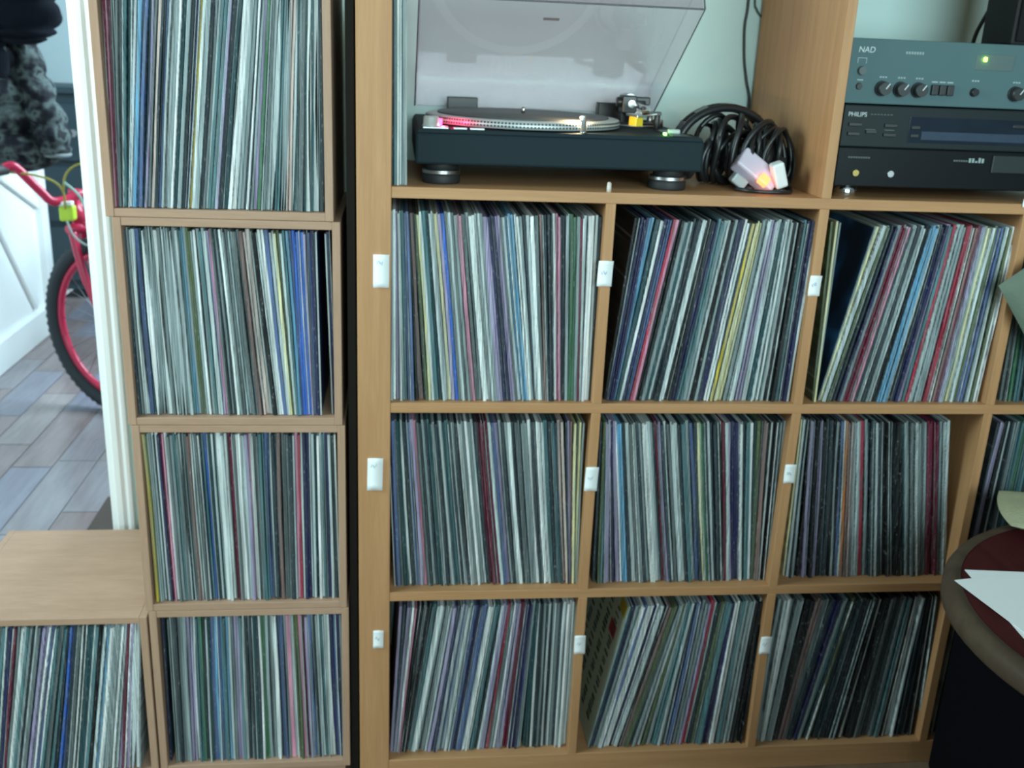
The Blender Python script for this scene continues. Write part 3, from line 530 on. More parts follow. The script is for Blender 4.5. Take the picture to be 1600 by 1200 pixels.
# printed covers of the sleeves that lean away from their neighbours (child sheets in the sleeve's own unit space)
def cover_sheet(key, side, mat_, name='cover_print'):
    o, R_ = LEAD[key]; x = 0.5*side + 0.06*side
    me = bpy.data.meshes.new(name)
    me.from_pydata([(x, 0.01, -0.49), (x, 0.99, -0.49), (x, 0.99, 0.49), (x, 0.01, 0.49), (0.5*side, 0.01, -0.49), (0.5*side, 0.99, -0.49), (0.5*side, 0.99, 0.49), (0.5*side, 0.01, 0.49)], [],
                   [(0, 1, 2, 3), (0, 1, 5, 4), (1, 2, 6, 5), (2, 3, 7, 6), (3, 0, 4, 7)])
    me.materials.append(mat_); c = bpy.data.objects.new(name, me); COL.objects.link(c); c.parent = o; return c
cover_sheet('S13', -1, patch_mat('navy_cover_art', [(0.40, (0.008, 0.014, 0.030)), (0.52, (0.014, 0.050, 0.12)), (0.64, (0.05, 0.22, 0.46))], 9.0, 0.35))
LEAD['S13'][0]['label'] = 'leaning sleeve with a glossy dark blue cover in the compartment under the amplifier'
cover_sheet('S32', -1, mat('cream_cover_card', (0.46, 0.52, 0.40), 0.6, var=0.06, vscale=12))
LEAD['S32'][0]['label'] = 'leaning sleeve with a cream printed cover in the bottom middle compartment'
cover_sheet('C2', 1, mat('navy_cover_card', (0.012, 0.018, 0.085), 0.4, var=0.4, vscale=20))
LEAD['C2'][0]['label'] = 'sleeve with a dark navy cover at the right of the second crate down'
cover_sheet('C4', 1, patch_mat('dark_blue_green_cover_art', [(0.40, (0.012, 0.022, 0.040)), (0.55, (0.03, 0.06, 0.085)), (0.68, (0.05, 0.10, 0.085))], 9.0, 0.4))
# print on the cream cover: rows of dark blocks of type too blurred to read, a red spot, a mustard corner
def unit_part(key, name, side, quads, mat_):
    o, R_ = LEAD[key]; vs_, fs = [], []
    for (y0, y1, z0, z1) in quads:
        n = len(vs_)
        for xx in (0.57*side, 0.62*side): vs_ += [(xx, y0, z0), (xx, y1, z0), (xx, y1, z1), (xx, y0, z1)]
        fs += [tuple(i+n for i in f) for f in ((4, 5, 6, 7), (0, 1, 5, 4), (1, 2, 6, 5), (2, 3, 7, 6), (3, 0, 4, 7))]
    me = bpy.data.meshes.new(name); me.from_pydata(vs_, [], fs); me.materials.append(mat_)
    c = bpy.data.objects.new(name, me); COL.objects.link(c); c.parent = o; return c
rq = random.Random(8); quads = []
for k in range(5):
    yy = 0.12 + k*0.17; z = 0.40
    while z > -0.40:
        l_ = rq.uniform(0.012, 0.028); quads.append((yy+rq.uniform(-0.008, 0.008), yy+0.075+rq.uniform(-0.01, 0.01), z-l_, z)); z -= l_ + rq.choice((0.008, 0.010, 0.03))
tag(unit_part('S32', 'printed_rows', -1, quads, mat('dark_green_print', (0.03, 0.06, 0.045), 0.7)), kind='stuff')
unit_part('S32', 'red_spot', -1, [(0.10, 0.24, 0.20, 0.29)], mat('red_print', (0.36, 0.03, 0.035), 0.6))
unit_part('S32', 'mustard_corner', -1, [(0.02, 0.16, 0.40, 0.485)], mat('mustard_print', (0.42, 0.30, 0.03), 0.6))

# ================================================================ TURNTABLE
tt = empty('turntable', (0.265, 0.21, S1), 'black direct drive turntable with its smoky lid propped open', 'turntable')
TTB = mat('black_textured_metal', (0.012, 0.024, 0.030), 0.65, 0.0, 0.18, bump=0.15, bscale=900)
TX0, TX1, TY0, TY1, TZ0, TZ1 = 0.036, 0.494, 0.030, 0.385, S1+0.032, S1+0.0855
MB().box(TX0, TX1, TY0, TY1, TZ0, TZ1-0.006).build('plinth', TTB, tt, bevel=0.004)
MB().prism([(TX0+0.001, TZ1-0.0065), (TX1-0.001, TZ1-0.0065), (TX1-0.005, TZ1), (TX0+0.005, TZ1)], 'y', TY0+0.003, TY1-0.002).build('top_plate', TTB, tt, bevel=0.0012)
for fx, fy in ((TX0+0.042, TY0+0.042), (TX1-0.045, TY0+0.042), (TX0+0.042, TY1-0.045), (TX1-0.045, TY1-0.045)):
    f = MB().lathe([(0.024, 0.022), (0.026, 0.034)][::1] , (fx, fy, S1), 28).build('foot', RUBBER, tt)
    MB().lathe([(0.0295, 0.0), (0.0305, 0.003), (0.0305, 0.013), (0.029, 0.015)], (fx, fy, S1), 28).build('foot_pad', RUBBER, f)
    MB().lathe([(0.0300, 0.0151), (0.0305, 0.016), (0.0305, 0.0175), (0.0300, 0.018), (0.0305, 0.019), (0.0305, 0.0205), (0.0295, 0.0218)], (fx, fy, S1), 28).build('foot_ring', STEEL, f)
PC = (0.222, 0.205)
MB().lathe([(0.160, 0.0), (0.166, 0.001), (0.1665, 0.006), (0.164, 0.0125), (0.160, 0.0135)], (PC[0], PC[1], TZ1+0.002), 96).build('platter', mat('cast_platter', (0.62, 0.66, 0.66), 0.4, 0.35), tt)
dots = MB()
for k in range(180):
    an = 2*math.pi*k/180
    for rz, zz in ((0.1664, 0.0045), (0.1653, 0.0095)):
        c_, s_ = math.cos(an), math.sin(an)
        dots.obox((PC[0]+rz*c_, PC[1]+rz*s_, TZ1+0.002+zz), (c_, s_, 0), (-s_, c_, 0), (0, 0, 1), 0.0007, 0.0016, 0.0014)
o = dots.build('strobe_dots', mat('dark_dot_metal', (0.05, 0.055, 0.06), 0.5), tt); o['kind'] = 'stuff'
MB().lathe([(0.146, 0.0), (0.147, 0.0012), (0.146, 0.0022), (0.05, 0.0022), (0.049, 0.0026), (0.004, 0.0026)], (PC[0], PC[1], TZ1+0.0157), 72).build('slipmat', mat('dark_grey_felt', (0.09, 0.095, 0.10), 0.45, bump=0.1), tt)
MB().lathe([(0.0035, 0.0), (0.0035, 0.009), (0.002, 0.0115)], (PC[0], PC[1], TZ1+0.0175), 14).build('spindle', CHROME, tt)
# power dial with stroboscope lamp
pd = MB().lathe([(0.0135, 0), (0.0135, 0.004), (0.0125, 0.0045), (0.0120, 0.016), (0.0105, 0.0175)], (0.0605, 0.062, TZ1), 28).build('power_dial', mat('silver_dial', (0.78, 0.80, 0.78), 0.3, 0.6), tt)
MB().obox((0.0735, 0.069, TZ1+0.008), (0.87, 0.5, 0), (-0.5, 0.87, 0), (0, 0, 1), 0.002, 0.0055, 0.0055).build('strobe_window', mat('red_strobe_lamp', (0.6, 0.02, 0.06), 0.4, emis=(1.0, 0.03, 0.12), estr=12.0), pd)
def lamp(name, loc, col, e, r, parent):
    d = bpy.data.lights.new(name, 'POINT'); d.color = col; d.energy = e; d.shadow_soft_size = r
    o = bpy.data.objects.new(name, d); COL.objects.link(o); o.parent = parent; o.location = Vector(loc)-ORG[parent]; return o
lamp('strobe_glow', (0.0790, 0.0660, TZ1+0.0090), (1.0, 0.04, 0.15), 0.16, 0.002, tt)
# start button, speed buttons
PLATE = mat('silver_button', (0.60, 0.63, 0.64), 0.35, 0.5)
MB().box(0.047, 0.087, 0.038, 0.062, TZ1, TZ1+0.003).build('start_button', PLATE, tt, bevel=0.0008)
MB().box(0.095, 0.116, 0.038, 0.049, TZ1, TZ1+0.003).build('speed_button', PLATE, tt, bevel=0.0008)
MB().box(0.120, 0.143, 0.038, 0.049, TZ1, TZ1+0.003).build('speed_button', PLATE, tt, bevel=0.0008)
# pop-up target light
tl_ = MB().lathe([(0.0058, 0), (0.0058, 0.002), (0.0046, 0.0025), (0.0046, 0.026), (0.0040, 0.0275)], (0.3005, 0.052, TZ1), 18).build('target_light', CHROME, tt)
MB().cyl((0.2982, 0.0560, TZ1+0.0235), (0.2975, 0.0572, TZ1+0.0232), 0.0026, n=12).build('bulb', mat('warm_bulb', (1, 0.8, 0.5), 0.3, emis=(1.0, 0.72, 0.36), estr=60), tl_)
lamp('target_glow', (0.2955, 0.0605, TZ1+0.0225), (1.0, 0.74, 0.42), 0.42, 0.002, tt)
# tonearm
AX, AY = 0.428, 0.275
BR = MB(); BR.lathe([(0.055, 0), (0.055, 0.006), (0.053, 0.008), (0.047, 0.008), (0.046, 0.004), (0.020, 0.004), (0.019, 0.022), (0.015, 0.024)], (AX, AY, TZ1), 48)
BR.build('tonearm_base', BLACK, tt, bevel=0)
MB().lathe([(0.0562, 0.0), (0.0562, 0.0035), (0.0555, 0.0042)], (AX, AY, TZ1), 48).build('height_ring', STEEL, tt)
pv = MB(); pv.box(AX-0.022, AX+0.004, AY-0.016, AY+0.018, TZ1+0.022, TZ1+0.052); pv.cyl((AX-0.030, AY, TZ1+0.040), (AX+0.022, AY, TZ1+0.040), 0.009, n=16); pv.box(AX+0.004, AX+0.030, AY-0.008, AY+0.008, TZ1+0.036, TZ1+0.050)
pv.build('gimbal', BLACK, tt, bevel=0.002)
MB().cyl((AX-0.006, AY-0.020, TZ1+0.038), (AX-0.006, AY-0.017, TZ1+0.038), 0.0065, n=20).build('gimbal_cap', STEEL, tt)
cw = MB(); cw.cyl((AX, AY+0.025, TZ1+0.038), (AX, AY+0.058, TZ1+0.038), 0.0165, n=28); cw.cyl((AX, AY+0.015, TZ1+0.038), (AX, AY+0.026, TZ1+0.038), 0.008, n=16)
cw.build('counterweight', STEEL, tt, bevel=0.001)
armp = spline([(AX, AY-0.005, TZ1+0.038), (AX+0.001, AY-0.06, TZ1+0.036), (AX+0.004, AY-0.10, TZ1+0.034), (AX-0.006, AY-0.135, TZ1+0.031), (AX-0.024, AY-0.155, TZ1+0.029)], 8)
MB().tube(armp, 0.0048, 12).build('arm_tube', CHROME, tt)
hs = MB(); hs.obox((0.3975, 0.107, TZ1+0.027), (0.9, 0.35, 0), (-0.35, 0.9, 0.05), (0, 0, 1), 0.0095, 0.017, 0.0018); hs.cyl((0.4045, 0.121, TZ1+0.0285), (0.402, 0.114, TZ1+0.028), 0.0058, n=14)
hs.cyl((0.409, 0.096, TZ1+0.028), (0.428, 0.092, TZ1+0.031), 0.0012, n=8)
hd = hs.build('headshell', STEEL, tt, bevel=0.0008)
MB().obox((0.3960, 0.102, TZ1+0.0180), (0.9, 0.35, 0), (-0.35, 0.9, 0), (0, 0, 1), 0.0072, 0.0105, 0.0075).build('cartridge', mat('yellow_cartridge', (0.80, 0.48, 0.02), 0.4, var=0.05), hd, bevel=0.0015)
ar = MB(); ar.cyl((0.452, 0.185, TZ1), (0.452, 0.185, TZ1+0.026), 0.005, n=14); ar.box(0.424, 0.458, 0.180, 0.190, TZ1+0.024, TZ1+0.030); ar.cyl((0.4265, 0.185, TZ1+0.028), (0.4265, 0.185, TZ1+0.038), 0.004, n=10)
ar.build('arm_rest', BLACK, tt, bevel=0.001)
MB().lathe([(0.010, 0), (0.010, 0.012), (0.0085, 0.0135)], (0.470, 0.250, TZ1), 24).build('antiskate_dial', STEEL, tt)
MB().cyl((0.466, 0.295, TZ1), (0.466, 0.295, TZ1+0.018), 0.006, n=16).build('cue_lever', STEEL, tt)
# pitch slider
MB().box(0.444, 0.476, 0.045, 0.170, TZ1, TZ1+0.0015).build('pitch_plate', BLACK, tt, bevel=0.0006)
MB().box(0.446, 0.466, 0.080, 0.091, TZ1+0.0015, TZ1+0.0085).build('pitch_slider', mat('pale_grey_plastic', (0.42, 0.46, 0.46), 0.4), tt, bevel=0.0015)
MB().box(0.4365, 0.4405, 0.068, 0.076, TZ1, TZ1+0.0035).build('pitch_lamp', mat('green_lamp', (0.1, 0.5, 0.1), 0.4, emis=(0.25, 1.0, 0.12), estr=12), tt, bevel=0.0005)
lamp('pitch_glow', (0.4385, 0.066, TZ1+0.008), (0.15, 1.0, 0.12), 0.006, 0.002, tt)
# smoky lid on two hinges, propped open
LID = acrylic('smoky_acrylic', (0.965, 0.915, 0.945), 0.05)
H0 = Vector((0, 0.372, TZ1+0.016)); ud = Vector((0, -0.285, 0.178)).normalized(); nd = Vector((0, -ud.z*-1, 0)); nd = Vector((0, ud.z, -ud.y)); LL, LH, LX0, LX1, TH = 0.336, 0.058, 0.040, 0.490, 0.003
def lp(x, a, b): p_ = H0 + ud*a + nd*b; return (x, p_.y, p_.z)
def lslab(m, x0, x1, a0, a1, b0, b1):
    m.add([lp(x0, a0, b0), lp(x1, a0, b0), lp(x1, a1, b0), lp(x0, a1, b0), lp(x0, a0, b1), lp(x1, a0, b1), lp(x1, a1, b1), lp(x0, a1, b1)], [(3,2,1,0),(4,5,6,7),(0,1,5,4),(1,2,6,5),(2,3,7,6),(3,0,4,7)])
ld = MB(); lslab(ld, LX0, LX1, 0, LL, LH-TH, LH); lslab(ld, LX0, LX0+TH, 0, LL, 0, LH-TH-0.0002); lslab(ld, LX1-TH, LX1, 0, LL, 0, LH-TH-0.0002)
lslab(ld, LX0+TH, LX1-TH, LL-TH, LL, 0, LH-TH-0.0002); lslab(ld, LX0+TH, LX1-TH, 0, TH, 0, LH-TH-0.0002)
lid = ld.build('dust_cover', LID, tt)
EDGE = mat('dark_acrylic_edge', (0.05, 0.05, 0.065), 0.25, var=0.05)
rim = MB(); rim.tube([lp(LX0, 0, 0), lp(LX0, LL, 0), lp(LX1, LL, 0), lp(LX1, 0, 0)], 0.0014, 6, smooth=False)
rim.tube([lp(LX0, LL, 0), lp(LX0, LL, LH)], 0.0010, 6); rim.tube([lp(LX1, LL, 0), lp(LX1, LL, LH)], 0.0014, 6); rim.tube([lp(LX0, LL, LH), lp(LX1, LL, LH)], 0.0010, 6)
rim.build('cover_edge', EDGE, lid)
bd = MB(); lslab(bd, 0.252, 0.279, 0.205, 0.212, LH-TH-0.001, LH-TH-0.0002); bd.build('badge', mat('grey_badge', (0.22, 0.22, 0.25), 0.4), lid)
for hx in (0.128, 0.410):
    h_ = MB(); h_.box(hx-0.028, hx+0.028, 0.360, 0.384, TZ1, TZ1+0.034)
    h_.build('hinge', BLACK, tt, bevel=0.0015)

# ================================================================ AMPLIFIER
FY = 0.020
AMPM = mat('grey_metal_front', (0.085, 0.150, 0.160), 0.6, 0.0, 0.25, bump=0.05, bscale=700, var=0.05, vscale=4)
AMP_K = mat('charcoal_knob', (0.022, 0.024, 0.027), 0.4)
PRINT = mat('pale_print', (0.62, 0.70, 0.70), 0.6)
am = empty('amplifier', (0.93, 0.18, 1.2515), 'grey stereo amplifier with a row of knobs and a green light', 'amplifier')
MB().box(0.716, 1.140, FY+0.010, 0.345, 1.256, 1.346).build('casing', mat('dark_grey_case', (0.06, 0.07, 0.07), 0.5, var=0.05), am, bevel=0.002)
MB().box(0.7105, 1.1455, FY, FY+0.010, 1.2515, 1.3495).build('front_panel', AMPM, am, bevel=0.0015)
def knob(name, x, z, r, d, parent, m=AMP_K, pointer=True, y=FY):
    k_ = MB(); k_.cyl((x, y, z), (x, y-d*0.25, z), r*1.12, r*1.08, n=28); k_.cyl((x, y-d*0.25, z), (x, y-d, z), r, r*0.9, n=28)
    o_ = k_.build(name, m, parent)
    if pointer: MB().obox((x+r*0.25, y-d-0.0003, z+r*0.35), (1, 0, -0.7), (0, 1, 0), (0.7, 0, 1), r*0.07, 0.0004, r*0.45).build('pointer', PRINT, o_)
    return o_
for kx, kz in ((0.7685, 1.2755), (0.799, 1.2752), (0.829, 1.2752), (0.993, 1.2752)): knob('control_knob', kx, kz, 0.0108, 0.016, am)
knob('headphone_socket', 0.7305, 1.2775, 0.0050, 0.003, am, BLACK, False)
knob('power_button', 0.7312, 1.3010, 0.0068, 0.006, am, mat('grey_button', (0.09, 0.115, 0.12), 0.5), False)
knob('mute_button', 0.9230, 1.2752, 0.0062, 0.008, am, BLACK, False)
for k in range(3): MB().box(0.8500+k*0.0130, 0.8610+k*0.0130, FY-0.006, FY, 1.2685, 1.2845).build('selector_button', AMP_K, am, bevel=0.0012)
MB().box(0.918, 0.9815, FY-0.0008, FY, 1.3095, 1.3335).build('indicator_window', mat('darker_grey_window', (0.105, 0.145, 0.145), 0.3), am, bevel=0.0004)
MB().box(0.9298, 0.9350, FY-0.003, FY-0.0008, 1.3225, 1.3290).build('power_lamp', mat('lime_lamp', (0.3, 0.7, 0.1), 0.4, emis=(0.45, 1.0, 0.06), estr=9), am, bevel=0.0008)
lamp('lamp_glow', (0.9325, FY-0.008, 1.3258), (0.3, 1.0, 0.1), 0.002, 0.002, am)
lettering('NAD', 0.0125, 'maker_lettering', PRINT, am, (0.7215, FY-0.0004, 1.3285), shear=0.1)
pr = MB()
for k in range(7): pr.box(0.800+k*0.0044, 0.8030+k*0.0044, FY-0.0005, FY, 1.3285, 1.3325)
pr.build('printed_marks', mat('grey_print', (0.30, 0.36, 0.36), 0.6), am)
pr = MB()
for kx in (0.7685, 0.799, 0.829, 0.923, 0.993):
    for k in range(3): pr.box(kx-0.006+k*0.0045, kx-0.0030+k*0.0045, FY-0.0005, FY, 1.2915, 1.2938)
for k in range(3): pr.box(0.8500+k*0.0130, 0.8600+k*0.0130, FY-0.0005, FY, 1.2875, 1.2895)
pr.box(0.726, 0.736, FY-0.0005, FY, 1.2862, 1.2880); pr.box(0.7225, 0.7375, FY-0.0005, FY, 1.3195, 1.3205); pr.box(0.7225, 0.7235, FY-0.0005, FY, 1.3120, 1.3195); pr.box(0.7365, 0.7375, FY-0.0005, FY, 1.3120, 1.3195)
pr.build('control_marks', mat('pale_grey_print', (0.36, 0.43, 0.43), 0.6), am)

# ================================================================ DISC RECORDER
cd = empty('disc_recorder', (0.93, 0.18, S1), 'black twin tray disc recorder under the grey amplifier', 'disc recorder')
CDB = mat('black_gloss_front', (0.006, 0.008, 0.010), 0.35, 0.0, 0.2, bump=0.01)
MB().box(0.720, 1.140, FY+0.012, 0.350, 1.124, 1.249).build('casing', BLACK, cd, bevel=0.002)
MB().box(0.7125, 1.1455, FY, FY+0.012, 1.184, 1.2495).build('upper_front', mat('charcoal_front', (0.012, 0.019, 0.022), 0.45, 0.0, 0.25, var=0.1), cd, bevel=0.002)
MB().box(0.7125, 1.1455, FY+0.001, FY+0.012, 1.121, 1.1835).build('lower_front', CDB, cd, bevel=0.002)
MB().box(0.824, 1.1300, FY-0.0012, FY, 1.194, 1.234).build('display_window', mat('smoky_display', (0.018, 0.026, 0.040), 0.12, var=0.3, vscale=20), cd, bevel=0.0005)
MB().box(0.846, 1.0500, FY-0.0020, FY-0.0012, 1.199, 1.212).build('display_strip', mat('blue_grey_strip', (0.045, 0.065, 0.100), 0.2, var=0.2, vscale=30), cd)
for bx, bz, bw in ((0.722, 1.2165, 0.022), (0.722, 1.2020, 0.020), (0.782, 1.2165, 0.021), (0.782, 1.2020, 0.021), (0.752, 1.2060, 0.018), (0.828, 1.2150, 0.014), (0.828, 1.2020, 0.014), (1.000, 1.2220, 0.02)):
    MB().box(bx, bx+bw, FY-0.0035, FY-0.0012 if bx > 0.82 else FY, bz, bz+0.0055).build('function_button', AMP_K, cd, bevel=0.0008)
MB().box(0.976, 1.118, FY-0.003, FY+0.001, 1.150, 1.1780).build('disc_tray', mat('tray_front', (0.024, 0.030, 0.032), 0.35), cd, bevel=0.001)
lettering('PHILIPS', 0.0098, 'maker_lettering', PRINT, cd, (0.7195, FY-0.0004, 1.2315), shear=0.0)
pr = MB()
for k in range(9): pr.box(0.7300+k*0.0042, 0.7328+k*0.0042, FY+0.0004, FY+0.001, 1.1665, 1.1690)
for k in range(6): pr.box(0.9100+k*0.0042, 0.9128+k*0.0042, FY+0.0004, FY+0.001, 1.1660, 1.1688)
for k in range(7): pr.box(0.7570+k*0.0055, 0.7605+k*0.0055, FY-0.0005, FY, 1.2350, 1.2362)
for bx in (0.784, 0.752): pr.box(bx, bx+0.016, FY-0.0005, FY, 1.2115, 1.2125)
pr.build('small_print', mat('dim_print', (0.12, 0.15, 0.15), 0.6), cd)
pr = MB()
for k, hgt in enumerate((0.007, 0.007, 0.003, 0.008, 0.007)): pr.box(0.9360+k*0.0056, 0.9398+k*0.0056, FY+0.0004, FY+0.001, 1.1650, 1.1650+hgt)
pr.build('format_mark', mat('mid_print', (0.30, 0.37, 0.37), 0.6), cd)
BRASS = mat('brass', (0.65, 0.50, 0.18), 0.25, 1.0)
for jx, m_ in ((0.7450, BRASS), (0.8045, STEEL)):
    MB().cyl((jx, FY+0.001, 1.1432), (jx, FY-0.003, 1.1432), 0.0052, n=20).build('socket', m_, cd)
for fx, fy in ((0.742, FY+0.022), (1.115, FY+0.022), (0.742, 0.32), (1.115, 0.32)):
    MB().lathe([(0.0165, 0), (0.0180, 0.002), (0.0180, 0.014), (0.0150, 0.0175), (0.0140, 0.0212)], (fx, fy, S1), 28).build('foot', CHROME, cd)

# black loudspeaker on the amplifier
sp = empty('small_speaker', (1.086, 0.15, 1.3495), 'black loudspeaker box standing on the amplifier', 'speaker')
MB().box(1.022, 1.150, 0.106, 0.200, 1.3505, 1.600).build('cabinet', BLACKMATT, sp, bevel=0.004)
MB().box(1.028, 1.144, 0.100, 0.106, 1.357, 1.594).build('grille', mat('black_grille_cloth', (0.008, 0.008, 0.009), 0.95, bump=0.5, bscale=1500), sp, bevel=0.004)
MB().tube(spline([(1.125, 0.345, 1.46), (1.104, 0.320, 1.432), (1.080, 0.300, 1.402), (1.069, 0.300, 1.375), (1.066, 0.302, 1.352)], 6), 0.0040, 8).build('speaker_cable', mat('dark_grey_cable', (0.045, 0.055, 0.055), 0.5), label='dark cable curling down behind the amplifier beside the speaker', cat='cable')
MB().tube(spline([(0.656, 0.394, 1.56), (0.661, 0.394, 1.416), (0.659, 0.394, 1.372), (0.662, 0.394, 1.335), (0.666, 0.394, 1.305), (0.674, 0.393, 1.270), (0.682, 0.388, 1.235), (0.672, 0.36, 1.17), (0.655, 0.33, S1+0.004)], 6), 0.0024, 8).build('wall_cable', BLACK, label='thin black cable hanging down the wall beside the divider', cat='cable')
MB().tube(spline([(0.668, 0.395, 1.56), (0.673, 0.395, 1.425), (0.679, 0.395, 1.400), (0.692, 0.395, 1.384), (0.700, 0.395, 1.36), (0.702, 0.395, 1.30)], 6), 0.0018, 8).build('thin_wire', mat('dark_green_wire', (0.05, 0.09, 0.08), 0.5), label='short thin wire curving behind the divider near the top', cat='wire')

# ================================================================ HEADPHONES, CABLE COIL, PLUGS
hp = empty('headphones', (0.565, 0.16, S1), 'black headphones with a slotted headband leaning beside the turntable', 'headphones')
band = [Vector((0.565+0.088*math.cos(t), 0.165+0.02*math.cos(t), S1+0.058+0.070*math.sin(t))) for t in [math.radians(a) for a in range(-8, 200, 8)]]
hb = MB()
for off in (-0.013, 0.013): hb.tube([p + Vector((0, off, 0)) for p in band], 0.0070, 8)
for i in range(0, len(band), 4):
    p_ = band[i]; q_ = band[min(i+1, len(band)-1)]; d_ = (q_-p_) if q_ != p_ else Vector((0, 0, 1))
    hb.obox(p_, d_, (0, 1, 0), d_.cross(Vector((0, 1, 0))), 0.012, 0.015, 0.0060)
hb.build('headband', BLACK, hp)
for cx, cy, sx in ((0.652, 0.170, 1), (0.482, 0.150, -1)):
    c_ = MB(); c_.cyl((cx-0.016*sx, cy, S1+0.045), (cx+0.010*sx, cy, S1+0.045), 0.037, 0.030, n=32); c_.cyl((cx+0.010*sx, cy, S1+0.045), (cx+0.016*sx, cy, S1+0.045), 0.030, 0.018, n=32)
    e_ = c_.build('ear_cup', BLACK, hp, bevel=0.002)
    MB().tube([(cx-0.021*sx, cy+0.030*math.cos(t), S1+0.045+0.030*math.sin(t)) for t in [2*math.pi*k/28 for k in range(28)]], 0.008, 10, closed=True).build('ear_pad', RUBBER, e_)
cb = empty('cable_coil', (0.585, 0.10, S1), 'tangled coil of shiny black cable heaped between turntable and divider', 'cable')
rc = random.Random(3)
for k in range(22):
    cx = 0.535 + 0.0056*k + rc.uniform(-0.004, 0.004); cy = 0.160 - 0.0022*k + rc.uniform(-0.016, 0.016); ra = rc.uniform(0.034, 0.052); rb = rc.uniform(0.034, 0.056); tilt = rc.uniform(0.4, 1.25); ph = rc.uniform(0, 6)
    rad = rc.choice((0.0036, 0.0044, 0.0052))
    ux = Vector((math.cos(tilt), math.sin(tilt), 0)); pts = []
    for t in range(26):
        an = 2*math.pi*t/26; z = rb*math.sin(an)
        pts.append(Vector((cx, cy, S1+rb+rad+0.001)) + ux*(ra*math.cos(an)) + Vector((0, 0, z)) + Vector((0.004*math.sin(2*an+ph), 0.004*math.cos(3*an+ph), 0)))
    MB().tube(pts, rad, 8, closed=True).build('cable_loop', BLACK, cb)
MB().tube(spline([(0.562, 0.062, S1+0.004), (0.580, 0.040, S1+0.004), (0.607, 0.032, S1+0.004), (0.640, 0.036, S1+0.004), (0.660, 0.070, S1+0.004), (0.662, 0.12, S1+0.03)], 7), 0.0034, 8).build('loose_end', BLACK, cb)
# round black speaker driver standing against the divider
dr = empty('cable_reel', (0.668, 0.135, S1), 'round black cable reel standing on edge against the divider', 'reel')
rl = MB(); rl.cyl((0.652, 0.150, S1+0.034), (0.655, 0.150, S1+0.034), 0.034, n=40); rl.cyl((0.675, 0.140, S1+0.034), (0.678, 0.140, S1+0.034), 0.034, n=40)
rl.build('flange', BLACKMATT, dr, bevel=0.0006)
MB().cyl((0.655, 0.149, S1+0.034), (0.675, 0.141, S1+0.034), 0.022, n=32).build('drum', RUBBER, dr)
# mains plugs
WP = mat('white_plug_plastic', (0.80, 0.84, 0.84), 0.4, var=0.02); LP_ = mat('lilac_white_plastic', (0.66, 0.60, 0.72), 0.4, var=0.04)
ps = empty('power_strip', (0.600, 0.055, S1), 'pale power strip with an orange lit switch among black cables', 'power strip')
axp = Vector((-0.80, 0.15, 0.58)).normalized(); ayp = Vector((0.25, -0.86, 0.44)).normalized(); ayp = (ayp - axp*ayp.dot(axp)).normalized(); azp = axp.cross(ayp)
MB().obox((0.5985, 0.075, S1+0.031), axp, ayp, azp, 0.038, 0.014, 0.019).build('body', LP_, ps, bevel=0.004)
MB().obox(Vector((0.6045, 0.0500, S1+0.0205)), axp, ayp, azp, 0.0085, 0.006, 0.0085).build('switch', mat('orange_neon_switch', (0.8, 0.15, 0.05), 0.3, emis=(1.0, 0.20, 0.07), estr=3.2), ps, bevel=0.002)
lamp('switch_glow', (0.6075, 0.036, S1+0.022), (1.0, 0.22, 0.08), 0.006, 0.004, ps)
pl = empty('mains_plug', (0.630, 0.055, S1), 'white mains plug beside the orange lit switch', 'plug')
pb = MB(); pb.obox((0.6305, 0.055, S1+0.0295), (0.94, 0.05, 0.34), (0, 1, 0.1), (-0.34, -0.1, 0.94), 0.0105, 0.011, 0.021); pb.build('body', WP, pl, bevel=0.0035)
pp = MB()
for k in (-1, 1): pp.obox(Vector((0.6305+0.005*k, 0.069, S1+0.030)), (1, 0, 0.3), (0, 1, 0), (-0.3, 0, 1), 0.0018, 0.008, 0.003)
pp.build('pin', STEEL, pl)
MB().tube(spline([(0.6375, 0.055, S1+0.010), (0.640, 0.052, S1+0.004), (0.652, 0.048, S1+0.0032), (0.660, 0.09, S1+0.0032)], 5), 0.0030, 8).build('lead', BLACK, pl)
pg_ = empty('clear_adapter', (0.572, 0.06, S1), 'pale grey plug half hidden under the black cable coil', 'plug')
MB().obox((0.568, 0.068, S1+0.0165), (0.8, 0.1, -0.55), (0, 1, 0), (0.55, 0, 0.8), 0.014, 0.010, 0.0085).build('body', mat('pale_grey_plug', (0.42, 0.48, 0.49), 0.35, var=0.05), pg_, bevel=0.003)
MB().cyl((0.5805, 0.066, S1+0.0065), (0.590, 0.060, S1+0.0045), 0.004, 0.003, n=12).build('strain_relief', BLACK, pg_)

